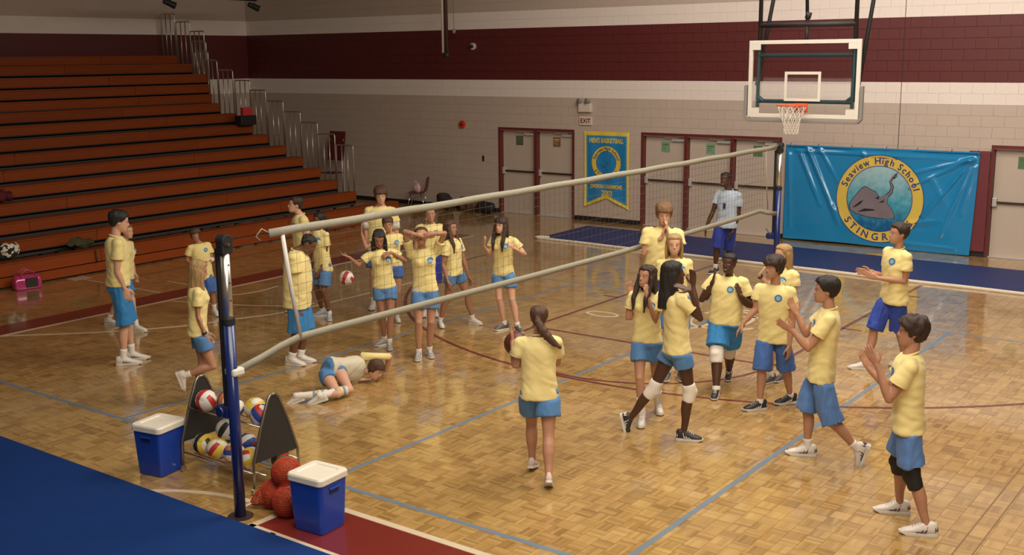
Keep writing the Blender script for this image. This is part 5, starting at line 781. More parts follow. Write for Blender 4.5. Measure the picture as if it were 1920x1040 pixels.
SOLE=mat('white shoe sole',(.62,.57,.50),.5); SOLEK=mat('dark shoe sole',(.03,.028,.026),.6); LACE=mat('lace white',(.7,.66,.6),.8)
SHC=dict(white=(.66,.60,.54),grey=(.30,.28,.28),black=(.025,.022,.022),pblue=(.30,.38,.48),dgrey=(.11,.10,.10),pink=(.58,.46,.40))
def shoem(k): return mat('shoe '+k,SHC[k],.5,bump=.2)
# head profile: z (0 chin .. 1 crown), front, back, half width
HP=[(0,.072,.015,.022),(.03,.086,-.005,.034),(.09,.094,-.03,.046),(.17,.093,-.05,.054),(.24,.0935,-.064,.060),(.31,.091,-.074,.064),(.40,.089,-.085,.068),(.47,.084,-.092,.071),(.53,.083,-.097,.073),(.59,.090,-.100,.0745),(.68,.089,-.103,.0755),(.77,.082,-.101,.074),(.86,.066,-.091,.066),(.93,.044,-.072,.051),(.975,.020,-.048,.031),(1,-.012,-.020,.006)]
HH=.228
def hslice(z):
    zs=[q[0] for q in HP]; return [float(np.interp(z,zs,[q[k] for q in HP])) for k in (1,2,3)]
def sstep(x,a,b): t=min(max((x-a)/(b-a),0),1); return t*t*(3-2*t)
class Fr:
    def __init__(s,o,r,f,u,k=1.): s.o,s.r,s.f,s.u,s.k=A(o,float),A(r,float),A(f,float),A(u,float),k
    def __call__(s,x,y,z): return s.o+(s.r*x+s.f*y+s.u*z)*s.k
def head_frame(P,J,s):
    f=nz(J['hf']); up=A((0,0,1.))
    if P['n']=='A15': up=nz(A(J['head'])-A(J['neck']))
    r=nz(np.cross(f,up)); u=np.cross(r,f); k=P['h']*.132/HH*1.03
    c=A(J['head'])-u*.5*HH*k-f*.0
    return Fr(c,r,f,u,k)
def build_head(mb,F):
    R=[]
    for z,fr,bk,w_ in HP:
        R.append([F((abs(math.cos(t))**.85)*math.copysign(1,math.cos(t))*w_, (fr+bk)/2+(fr-bk)/2*math.copysign(abs(math.sin(t))**.92,math.sin(t)), z*HH) for t in [2*math.pi*i/22 for i in range(22)]])
    mb.rings(R)
    n=MB()
    mb.rings([[F(x*.5,.080,z) for x,z in ((-.010,.128),(.010,.128),(.009,.133),(-.009,.133))],[F(a,b,c) for a,b,c in ((-.009,.095,.112),(.009,.095,.112),(.006,.102,.112),(-.006,.102,.112))],[F(a,b,c) for a,b,c in ((-.014,.088,.084),(.014,.088,.084),(.009,.113,.088),(-.009,.113,.088))],[F(a,b,c) for a,b,c in ((-.013,.086,.074),(.013,.086,.074),(.008,.104,.076),(-.008,.104,.076))]])
    for sx in (-1,1):
        mb.ball(F(sx*.0745,-.008,.108),.001,8) if 0 else mb.rings([[F(sx*.066,-.010+a*.7,.108+b*.7) for a,b in circ((0,0),.026,10,1.3)],[F(sx*.078,-.014+a,.110+b) for a,b in circ((0,0),.019,10,1.55)],[F(sx*.083,-.017+a,.110+b) for a,b in circ((0,0),.014,10,1.6)]])
    # brow ridge, chin, lips relief
    mb.tube([F(-.038,.078,.128),F(0,.086,.126),F(.038,.078,.128)],.009*F.k,8)
    mb.tube([F(-.018,.088,.056),F(0,.0935,.057),F(.018,.088,.056)],.0065*F.k,8)
    mb.tube([F(-.016,.088,.048),F(0,.093,.047),F(.016,.088,.048)],.007*F.k,8)
def hand(mb,Wp,T,pn,right,s,curl=.35):
    d=nz(T-Wp); pn=pn-d*(pn@d); pn=nz(pn); sd=nz(np.cross(d,pn))*(1 if right else -1)  # towards thumb
    L=.185*s; pl=.50*L
    secs=[(0,.026,.020),(.25,.032,.016),(.6,.040,.0145),(.92,.042,.0125),(1.0,.038,.010)]
    mb.rings([[Wp+d*pl*t+sd*x*s+pn*y*s for x,y in [(w_*math.copysign(abs(math.cos(q))**.7,math.cos(q)),th*math.sin(q)) for q in [2*math.pi*i/12 for i in range(12)]]] for t,w_,th in secs])
    for k,(o,l) in enumerate(((.030,.44),(.0105,.49),(-.0095,.46),(-.029,.37))):
        b=Wp+d*pl*.86+sd*o*s; c=curl*(1+.15*k); fd=nz(d+sd*o*3.0)
        p1=b+fd*l*L*.46; d2=nz(fd*math.cos(c)+pn*math.sin(c)); p2=p1+d2*l*L*.36; d3=nz(fd*math.cos(2*c)+pn*math.sin(2*c)); p3=p2+d3*l*L*.28
        mb.tube([b,p1,p2,p3],[.0098*s,.0092*s,.0086*s,.0072*s],8)
        mb.ball(p3,.0072*s,8)
    b=Wp+d*pl*.22+sd*.022*s; t1=b+nz(sd*.75+d*.65+pn*.25)*.042*s; t2=t1+nz(sd*.35+d*.9+pn*.3)*.034*s; t3=t2+nz(sd*.15+d+pn*.3)*.022*s
    mb.tube([b,t1,t2,t3],[.015*s,.0115*s,.0105*s,.008*s],8); mb.ball(t3,.008*s,8)
def limb(mb,pts,rad,n=12): mb.tube(pts,rad,n)
def lerp(a,b,t): return A(a)+(A(b)-A(a))*t
BODYM=[(-.17,.085,.075,.085),(-.09,.150,.09,.105),(0,.168,.10,.118),(.12,.160,.10,.110),(.25,.148,.10,.098),(.42,.150,.105,.095),(.62,.166,.118,.102),(.80,.172,.115,.105),(.90,.155,.095,.092),(.965,.10,.07,.075),(1.0,.062,.058,.06)]
BODYF=[(-.17,.085,.075,.09),(-.09,.155,.088,.115),(0,.170,.092,.122),(.12,.150,.09,.105),(.27,.124,.085,.086),(.42,.130,.09,.085),(.62,.146,.108,.09),(.80,.150,.10,.095),(.90,.136,.085,.085),(.965,.088,.062,.068),(1.0,.052,.05,.052)]
SHM=[(0,.188,.128,.135),(.25,.176,.126,.118),(.5,.176,.130,.116),(.72,.186,.138,.124),(.86,.182,.128,.120),(.93,.158,.108,.104),(.975,.110,.084,.088),(1.01,.074,.072,.074)]
SHF=[(0,.172,.112,.132),(.25,.150,.108,.108),(.5,.146,.112,.102),(.72,.160,.132,.108),(.86,.160,.118,.108),(.93,.140,.100,.096),(.975,.098,.078,.082),(1.01,.066,.064,.066)]
def build_person(P,O):
    J={k:A(v) for k,v in P['J'].items()}; h=P['h']; s=h/1.75; sx=P['sex']; fat=P['fat']; vox=O.get('vox',.0085)
    t=thing('person',O['label'],'person',tuple(P['loc']),0)
    up=nz(J['neck']-J['pel']); sr=J['sr']; pr=J['pr']; N_=J['neck']-up*.012; Pv=J['pel']; tl=np.linalg.norm(N_-Pv)
    Ff=nz(np.cross(up,nz(sr+pr)))
    def tor(tt,a,bf,bb,k=1.,n=20,e=2.3,belly=0):
        r=nz(pr*(1-min(max(tt,0),1))+sr*min(max(tt,0),1)); r=nz(r-up*(r@up)); f=np.cross(up,r); g=1+(fat-1)*(1-abs(tt-.3)*.7 if tt<.9 else .25); 
        return ring(Pv+up*tl*tt,r,f,a*s*k*g,bf*s*k*(g+(fat-1)*.6*(tt<.6)),bb*s*k*g,n,e)
    # ---- body
    mb=MB(); mb.rings([tor(*q) for q in (BODYM if sx=='m' else BODYF)])
    H=head_frame(P,J,s); build_head(mb,H)
    nb=H(0,-.025,.03); mb.tube([N_-up*.05,N_+up*.01,lerp(N_,nb,.6),H(0,-.02,.075)],[.070*s,(.056 if sx=='m' else .048)*s,(.054 if sx=='m' else .046)*s,.05*s],14)
    ks=(1.0 if sx=='m' else .86)*s*(1+(fat-1)*.75)
    bc=(J['SL']+J['SR'])/2*.55+Pv*.45
    for sd,rt in (('L',False),('R',True)):
        S,E,Wr,T=J['S'+sd],J['E'+sd],J['W'+sd],J['T'+sd]
        inn=nz(J['neck']-S)
        S=S-up*.012*s
        limb(mb,[S+inn*.06*s,S,lerp(S,E,.25),lerp(S,E,.55),lerp(S,E,.9),E,lerp(E,Wr,.22),lerp(E,Wr,.5),lerp(E,Wr,.85),Wr,Wr+nz(T-Wr)*.02],[.050*ks,.050*ks,.049*ks,.047*ks,.040*ks,.0385*ks,.0415*ks,.037*ks,.027*ks,.0255*ks,.024*ks])
        mb.ball(E,.037*ks,10)
        o=J['W'+('R' if sd=='L' else 'L')]; pd_=o-Wr; pn=pd_ if np.linalg.norm(pd_)<.33 else (bc-Wr)
        if 'palm'+sd in O: pn=Fr((0,0,0),nz(sr),Ff,up)(*O['palm'+sd])
        hand(mb,Wr+nz(T-Wr)*.008,T,pn,rt,s*(1.02 if sx=='m' else .94),O.get('curl',.3) if not O.get('clap') else .12)
        Hh,K,An=J['H'+sd],J['K'+sd],J['A'+sd]; kl=(1. if sx=='m' else 1.0)*s*(1+(fat-1)*.8)
        leg_b=nz(Hh-An); kd=nz((K-lerp(Hh,An,.5))) if np.linalg.norm(K-lerp(Hh,An,.5))>.03 else Ff
        bk=-kd*.012
        limb(mb,[lerp(Hh,K,-.05),lerp(Hh,K,.12),lerp(Hh,K,.4),lerp(Hh,K,.75),lerp(Hh,K,.94),K,lerp(K,An,.12),lerp(K,An,.28)+bk,lerp(K,An,.45)+bk,lerp(K,An,.72),lerp(K,An,.92),An],[.076*kl,.082*kl,.077*kl,.060*kl,.053*kl,.052*kl,.049*kl,.0545*kl,.052*kl,.038*kl,.032*kl,.034*kl],14)
        mb.ball(K+kd*.008,.050*kl,12)
        ff=nz(J['F'+sd]); uu=A((0,0,1.)) if abs(ff[2])<.4 else nz(K-An); uu=nz(uu-ff*(uu@ff)); limb(mb,[An-ff*.02,An,An+ff*.04-uu*.03,An+ff*.10-uu*.048,An+ff*.14-uu*.054],[.030*s,.033*s,.026*s,.016*s,.012*s],10)
    th0=(P['hem']-Pv[2])/(N_[2]-Pv[2]) if P['n']!='A15' else -.12
    th0=max(min(th0,.12),-.42)
    def tuck(me):
        C_,Nn=getv(me); l=C_-Pv; a,b,c=l@nz(sr),l@Ff,l@up; g=fat*s
        k=ss_(c,(th0-.12)*tl,(th0+.02)*tl)*(1-ss_(c,.74*tl,.86*tl))*(((a/(.20*g))**2+(b/(.155*g))**2)<1)
        ax=(l@up)[:,None]*up; setv(me,Pv+ax+(l-ax)*(1-.11*k)[:,None])
    body=remesh(mb,'body',vox,skin(O['skin']),t,smooth=2,fac=.45,dec=O.get('dec',.42),post=tuck)
    dg=bpy.context.evaluated_depsgraph_get()
    bvh=BVHTree.FromPolygons([v.co for v in body.data.vertices],[tuple(p.vertices) for p in body.data.polygons])
    def onface(pts,mt,nm,parent,off=.0012):
        vs=[]
        for x,z in pts:
            o=Vector(H(x,.16,z)); hit=bvh.ray_cast(o,Vector(-H.f)); q=hit[0] if hit[0] is not None and hit[3]<.13 else Vector(H(x,.088,z)); vs.append(q+Vector(H.f)*off)
        c=sum(vs,Vector())/len(vs); n=len(vs); c+=Vector(H.f)*.0006
        return MB().add(vs+[c],[(i,(i+1)%n,n) for i in range(n)]).obj(nm,mt,parent,smooth=True)
    if O.get('face',True):
        EW=mat('eye white',(.70,.64,.58),.3); EI=mat('iris dark',(.03,.016,.01),.2); BRW=hairm(O['hair'] if O['hair']!='blonde' else 'ltbrown')
        for q in (-1,1):
            e=onface(circ((q*.031,.1155),.0125,12,.55),EW,'eye',body,.0015)
            onface(circ((q*.031,.1158),.0058,10),EI,'iris',e,.0030)
            onface([(q*(.018+.030*u),.131+.004*math.sin(u*2.6)-(.003*u)) for u in (0,.33,.66,1)]+[(q*(.018+.030*u),.1365+.005*math.sin(u*2.6)-(.003*u)) for u in (1,.66,.33,0)],BRW,'eyebrow',body,.0018)
        sm=O.get('smile',0); mw=.021+.006*sm
        lp=onface([(-mw,.0525+.005*sm),(-mw*.5,.0575),(0,.0565),(mw*.5,.0575),(mw,.0525+.005*sm),(mw*.55,.046-.002*sm),(0,.0435-.003*sm),(-mw*.55,.046-.002*sm)],skin_flush(O['skin']),'lips',body,.0022)
        if sm: onface([(-mw*.75,.0535+.002),(0,.0535),(mw*.75,.0535+.002),(mw*.4,.0485),(0,.0475),(-mw*.4,.0485)],mat('teeth',(.75,.70,.64),.3),'teeth',lp,.0034)
    # ---- hair
    hk=O['hs']; hm=MB(); vol=O.get('vol',.012)
    def cap(line_f,line_s,line_b,vol):
        R=[]; nn=28
        for zi in np.linspace(.10,1.0,20):
            fr,bk,w_=hslice(zi); row=[]
            for i in range(nn):
                tt=2*math.pi*i/nn; c_,s_=math.cos(tt),math.sin(tt)   # s_>0 front
                ln=line_f*max(s_,0)**1.2+line_b*max(-s_,0)+line_s*(1-abs(s_)**1.3); ln=line_s+(line_f-line_s)*sstep(s_,.15,.75)+(line_b-line_s)*sstep(-s_,.1,.7)
                k=sstep(zi,ln-.03,ln+.05); off=-.014+(vol+.014)*k+vol*.5*k*sstep(zi,.55,1)
                x=(abs(c_)**.85)*math.copysign(1,c_)*(w_+off); y=(fr+bk)/2+((fr-bk)/2+off)*math.copysign(abs(s_)**.92,s_)
                row.append(H(x,y,zi*HH+(vol*.9*sstep(zi,.8,1) if k>0 else 0)))
            R.append(row)
        hm.rings(R)
    def curtain(L,spread=95,wid=1.0,taper=.8,thick=.03,off=.022):
        R=[]; m=9; zt=.62*HH
        for q in np.linspace(0,1,9):
            drop=L*q; zc=zt-drop; below=max(0,-(zc))  # below chin
            a=(.078+.016*math.sin(min(q*3,1.6)))*wid*(1-(1-taper)*q); b=.108+.02*sstep(below,0,.1)
            sp=math.radians(spread*(1-.25*sstep(below,0,.12))); o_=[];i_=[]
            for k in range(m):
                th=-sp+2*sp*k/(m-1); X_=math.sin(th); Y_=-math.cos(th)
                o_.append((X_*(a+off),Y_*(b+off*.6)-.005,zc)); i_.append((X_*(a+off-thick),Y_*(b+off*.6-thick)-.005,zc))
            base=H(0,0,zt); dwn=A((0,0,-1.)) if P['n']!='A15' else -H.u
            R.append([H(x,y,zt)+dwn*drop*H.k for x,y,_ in o_]+[H(x,y,zt)+dwn*drop*H.k for x,y,_ in reversed(i_)])
        hm.rings(R)
    def strand(side,L=.30,r=.026,fwd=.085):
        P0=[(.072,.02,.155),(.083,.028,.10),(.088,.035,.03),(.088,.06,-.05),(.085,fwd+.01,-.13),(.08,fwd+.02,-.13-L*.45)]
        n=len(P0); hm.tube([H(side*a,b,c) for a,b,c in P0],[r*.5,r,r*1.1,r*1.15,r*1.05,r*.4],10)
    if hk=='short': cap(.80,.50,.24,vol)
    elif hk=='buzz': cap(.80,.52,.26,.005)
    elif hk=='shaggy': cap(.66,.30,.12,vol)
    elif hk=='bob': cap(.70,.22,.10,.022)
    elif hk=='curly': cap(.76,.40,.20,.026)
    elif hk in('long','longfront'):
        cap(.80,.42,.10,.014); curtain(O.get('L',.36),wid=O.get('wid',1.0))
        if hk=='longfront':
            for q in O.get('strands',(-1,1)): strand(q)
        if O.get('bangs'): cap(.66,.4,.2,.016)
    elif hk=='pony': cap(.80,.50,.20,.010)
    elif hk=='bun': cap(.80,.5,.2,.010); hm.ball(H(0,-.13,.17),.035,10)
    if hk=='pony':
        pp=[H(*q) for q in O['pony']]; n=len(pp); hm.tube(pp,[.020,.034,.042,.040,.030,.012][:n] if n==6 else list(np.interp(np.linspace(0,1,n),[0,.3,.7,1],[.022,.038,.034,.010])),10)
    ru=O.get('rough',.006); sd_=hash(P['n'])%97 if 0 else sum(map(ord,P['n']))
    def hdisp(me):
        C_,Nn=getv(me); cu=hk=='curly'; l=C_-H.o; k=(28,28,22) if cu else (60,60,9)
        nv=vnoise(np.stack([l@H.r*k[0]+sd_,l@H.f*k[1],l@H.u*k[2]],1)); setv(me,C_+Nn*(nv*ru*(2.0 if cu else 1))[:,None])
    hair=remesh(hm,'hair',.0095 if vox<.009 else .011,hairm(O['hair']),t,smooth=2,fac=.5,post=hdisp)
    if O.get('headband'): 
        c=[H(.080*math.cos(q),-.006+.10*math.sin(q),.165) for q in np.linspace(0,2*math.pi,25)]
        MB().tube(c,.010,8,cap=False).obj('headband',mat('dark band',(.03,.03,.05),.6),t,smooth=True)
    # ---- shirt
    lying=P['n']=='A15'
    th=(P['hem']-Pv[2])/(N_[2]-Pv[2]) if not lying else -.12
    th=max(min(th,.12),-.42); SHS=SHM if sx=='m' else SHF; mb=MB(); R=[]
    for q,a,bf,bb in SHS:
        tt=th+(1-th)*q if q<1 else q
        R.append(tor(tt,a,bf,bb,1.0 if q>0.1 else 1.02,24,2.4))
    mb.rings(R); kk=(1. if sx=='m' else .88)*s*(1+(fat-1)*.75)
    if sx=='f':
        for q in (-1,1): mb.ball(Pv+up*tl*.70+nz(sr)*q*.066*s+Ff*.088*s,.060*s*(1+(fat-1)*.5),12)
    sl=O.get('sleeve',.56)
    for sd in 'LR':
        if lying and sd=='L': continue
        S,E=J['S'+sd],J['E'+sd]; inn=nz(J['neck']-S); dn=-up*.014*s; Q=[S+inn*.08*s+dn,S+dn+inn*.012*s,lerp(S,E,sl*.5),lerp(S,E,sl)]
        mb.tube(Q,[.054*kk,.062*kk,.067*kk,.077*kk],16); mb.ball(S+dn,.0635*kk,14)
    def wr(me):
        C_,Nn=getv(me); l=C_-Pv; a,b,c=l@nz(sr),l@Ff,l@up; c1=c/tl
        d=.0065*vnoise(np.stack([a*9+sd_,b*9,c*5],1))+.0055*vnoise(np.stack([a*16+c*10,b*14+sd_,c*18],1))*(1.2-.5*c1)
        d+=.0035*np.sin(c*42+a*18+sd_)*np.maximum(0,1-np.abs(c1-.02)*3.2)
        setv(me,C_+Nn*((d*.95+.003)*s)[:,None])
    sm_=POLO if O.get('polo') else SHIRTW if lying else SHIRT
    shirt=remesh(mb,'t_shirt' if not O.get('polo') else 'polo_shirt',.0125,sm_,t,smooth=8,fac=.5,post=wr)
    # collar and sleeve hems
    cc=Pv+up*tl*1.0; fcol=np.cross(up,nz(sr)); cr=[ (cc+nz(sr)*(.060 if sx=='m' else .054)*s*1.12*math.cos(q)+fcol*(.060 if sx=='m' else .052)*s*1.15*math.sin(q)+up*(.010-.018*math.sin(q))*s) for q in np.linspace(0,2*math.pi,25)]
    MB().tube(cr,.0085*s,6,cap=False).obj('collar',sm_,shirt,smooth=True)
    for sd in 'LR':
        if lying and sd=='L': 
            S,E=J['S'+sd],J['E'+sd]; mb=MB(); mb.tube([S+nz(J['neck']-S)*.05,S,lerp(S,E,.5),lerp(S,E,1.0)],[.068*kk,.064*kk,.052*kk,.048*kk],14); mb.obj('sleeve',SHIRT,shirt,smooth=True)['label']='pulled out yellow sleeve'; continue
        S,E=J['S'+sd],J['E'+sd]; MB().tube([lerp(S,E,sl-.07),lerp(S,E,sl-.035),lerp(S,E,sl)],[.0785*kk,.0795*kk,.0785*kk],18,cap=False).obj('sleeve_hem',sm_,shirt,smooth=True)
    if O.get('emblem',True) and not lying and not O.get('polo'):
        bs_=BVHTree.FromPolygons([v.co for v in shirt.data.vertices],[tuple(p.vertices) for p in shirt.data.polygons])
        def patch(r0,mt,nm,par,off):
            c=Pv+up*tl*.76-nz(sr)*.082*s; vs=[]
            for x,z in [(0,0)]+circ((0,0),r0,16): 
                o=Vector(c+nz(sr)*x+up*z+Ff*.4); hit=bs_.ray_cast(o,Vector(-Ff)); 
                if hit[0] is None: return None
                vs.append(hit[0]+Vector(Ff)*off)
            return MB().add(vs,[(0,1+i,1+(i+1)%16) for i in range(16)]).obj(nm,mt,par)
        e=patch(.042*s,mat('print blue',(.05,.17,.36),.7),'chest_emblem',shirt,.003)
        if e: patch(.024*s,mat('print pale blue',(.22,.40,.48),.7),'emblem_centre',shirt,.0045)
    if O.get('polo'):
        MB().tube([N_+Ff*.06+nz(sr)*.05,N_+Ff*.12-up*.10,N_+Ff*.14-up*.21],.004,5).tube([N_+Ff*.06-nz(sr)*.05,N_+Ff*.12-up*.10,N_+Ff*.14-up*.21],.004,5).obj('lanyard',mat('lanyard cord',(.55,.55,.60),.7),t)
        MB().ball(N_+Ff*.15-up*.23,.026,10).tube([N_+Ff*.15-up*.26,N_+Ff*.15-up*.30],.022,8).obj('whistle',mat('whistle plastic',(.01,.015,.10),.4),t)
    # ---- shorts
    mb=MB(); sc_=O.get('shorts','sky'); long_=O.get('long',sx=='m')
    hp=O.get('hip',1.06 if sx=='f' else 1.)
    bt=BODYM if sx=='m' else BODYF
    mb.rings([tor(.14,.160 if sx=='m' else .138,.10,.11,1.05),tor(.0,.178,.108,.128,1.02*hp),tor(-.10,.172,.105,.125,1.02*hp),tor(-.17,.12,.085,.10,1.0)])
    for sd in 'LR':
        Hh,K,An=J['H'+sd],J['K'+sd],J['A'+sd]
        if long_: fr=.82
        else: fr=.34
        if P['sh'] and Hh[2]-K[2]>.25: fr=min(max((Hh[2]-P['sh'])/(Hh[2]-K[2]),.30),1.12)
        kl=s*(1+(fat-1)*.8); r0,r1=(.098,.112 if fr>.6 else .108) if long_ else (.096*hp,.100*hp)
        if O.get('kneepad'): fr=min(fr,.80)
        if fr>1: tip=lerp(K,An,(fr-1)); mid=lerp(Hh,K,.8)
        else: tip=lerp(Hh,K,fr); mid=lerp(Hh,K,fr*.6)
        mb.tube([lerp(Hh,K,-.08),lerp(Hh,K,.15),mid,tip],[.080*kl,r0*kl,(r0+r1)/2*kl,r1*kl],18)
    def ws(me):
        C_,Nn=getv(me); l=C_-Pv; a,b,c=l@nz(pr),l@Ff,l@up
        d=.010*vnoise(np.stack([a*15+sd_,b*15,c*3],1))+.004*vnoise(np.stack([a*25,b*25+sd_,c*14],1))
        C_=C_+Nn*(d*(1.25 if long_ else .6))[:,None]
        hl=th*tl; kq=1-.16*ss_(c,hl-.005,hl+.035); l=C_-Pv; ax=(l@up)[:,None]*up; setv(me,Pv+ax+(l-ax)*kq[:,None])
    sh=remesh(mb,'shorts',.012,shortm(sc_),t,smooth=3,fac=.5,post=ws)
    if O.get('waistband'): MB().rings([tor(-.02,.180,.112,.130),tor(.07,.176,.110,.124)],cap=False).obj('waistband',WSOCK,sh,smooth=True)
    # ---- knee pads, socks, shoes, bands
    for sd in 'LR':
        Hh,K,An=J['H'+sd],J['K'+sd],J['A'+sd]; kl=s*(1+(fat-1)*.8)
        if O.get('kneepad'):
            mm=KPW if O['kneepad']=='w' else KPB; q=nz(J['K'+sd]-lerp(Hh,An,.5)) if np.linalg.norm(K-lerp(Hh,An,.5))>.02 else Ff
            mb=MB().tube([lerp(K,Hh,.20),lerp(K,Hh,.12),K,lerp(K,An,.14),lerp(K,An,.26)],[.066*kl,.070*kl,.068*kl,.066*kl,.061*kl],18); mb.ball(K+q*.025,.058*kl,14)
            remesh(mb,'knee_pad',.011,mm,t,smooth=3)
        sk_=O.get('sock',.09)
        if sk_:
            L=np.linalg.norm(K-An); e=min(sk_/L,.9)
            rr_=lambda q: float(np.interp(q,[0,.08,.28,.55,.72,.88,1],[.052,.048,.0545,.052,.038,.032,.034][::-1][::1] if 0 else [.036,.035,.040,.052,.055,.050,.052]))*kl+.005
            MB().tube([lerp(An,K,e*q) for q in (-.12,0,.25,.5,.75,1)],[rr_(e*q) for q in (0,0,.25,.5,.75,1)],16).obj('sock',WSOCK,t,smooth=True)
            if O.get('stripes'):
                for q,c in ((.72,(.70,.55,.12)),(.86,(.25,.30,.38)),(.58,(.25,.30,.38))): MB().tube([lerp(An,K,e*(q-.045)),lerp(An,K,e*(q+.045))],[rr_(e*q)+.003]*2,16).obj('sock_stripe',mat('stripe %.2f'%c[0],c,.8),t,smooth=True)
        # shoe
        f=nz(J['F'+sd]); shin=nz(K-An); u_=A((0,0,1.)) if abs(f[2])<.4 else shin
        u_=nz(u_-f*(u_@f)); r_=np.cross(f,u_); ss=(1.04 if sx=='m' else .93)*max(s,.86)
        SF=Fr(An+(A((0,0,.0))),r_,f,u_,ss); bot=-.085/ss if abs(f[2])<.15 else -.085
        if abs(f[2])<.15: bot=-(An[2]-.001)/ss
        bot=max(bot,-.13)
        R=[]
        for x,w_,tp in ((-.078,.018,.012),(-.070,.030,.028),(-.045,.037,.036),(-.01,.041,.036),(.030,.041,.030),(.06,.043,.010),(.10,.046,-.012),(.14,.046,-.026),(.17,.040,-.036),(.19,.026,-.048),(.198,.008,-.058)):
            b0=bot+.020; mid=(tp+b0)/2; hh=max((tp-b0)/2,.004)
            R.append([SF(w_*math.copysign(abs(math.cos(q))**.6,math.cos(q))*(1 if math.sin(q)<.2 else .80),x,mid+hh*math.copysign(abs(math.sin(q))**.75,math.sin(q))) for q in [2*math.pi*i/14 for i in range(14)]])
        shc=O.get('shoe','white'); so_=MB().rings(R).obj('shoe',shoem(shc),t,smooth=True)
        ol=[(-.084,.016),(-.078,.030),(-.05,.039),(0,.038),(.05,.043),(.10,.050),(.15,.049),(.18,.040),(.20,.024),(.208,.008)]
        P2=[(w_,x) for x,w_ in ol]+[(-w_,x) for x,w_ in reversed(ol)]
        MB().rings([[SF(a,b,bot+(.012 if b>.17 else 0)) for a,b in P2],[SF(a*1.03,b,bot+.014) for a,b in P2],[SF(a,b,bot+.028) for a,b in P2]]).obj('sole',SOLE if shc!='pblue' else SOLE,so_)
        lm=MB()
        for q in (.045,.065,.085,.105): z_=float(np.interp(q,[.03,.06,.10,.14],[.030,.010,-.012,-.026]))+.003; lm.tube([SF(-.020,q,z_-.003),SF(0,q-.004,z_+.001),SF(.020,q,z_-.003)],.0035,5)
        lm.obj('laces',LACE if shc!='white' else mat('lace grey',(.45,.42,.38),.8),so_)
        st_=O.get('stripe')
        if st_:
            lm=MB()
            for q in (.0,.028,.056):
                for e in (-1,1):
                    zz=float(np.interp(q,[0,.06],[.0,-.03])); lm.tube([SF(e*.0405,q+.022,bot+.034),SF(e*.040,q+.008,(bot+zz)/2),SF(e*.033,q-.005,zz)],.0062,5)
            if st_=='two': lm.rings([[SF(x*1.06,-.083,z) for x,z in circ((0,bot+.055),.017,10)],[SF(x,-.060,z) for x,z in circ((0,bot+.06),.040,10,.8)]])
            lm.obj('side_stripe',mat('stripe dark',(.06,.03,.05),.5) if shc in('white','pblue','pink') else mat('stripe light',(.6,.55,.5),.5),so_)
    for sd,c,e0,e1,rr_ in O.get('bands',()):
        E,Wr=(J['E'+sd],J['W'+sd]); MB().tube([lerp(E,Wr,e0),lerp(E,Wr,e1)],[rr_*s,rr_*s],14).obj('arm_band' ,mat('band '+c,dict(white=(.7,.66,.6),black=(.01,.01,.01))[c],.7),t,smooth=True)
    if O.get('undersleeve'):
        for sd in 'LR':
            S,E=J['S'+sd],J['E'+sd]; MB().tube([lerp(S,E,.5),lerp(S,E,.95)],[.068*s,.064*s],14).obj('white_undersleeve',WSOCK,t,smooth=True)
    return t
far=dict(vox=.0105,dec=.45)
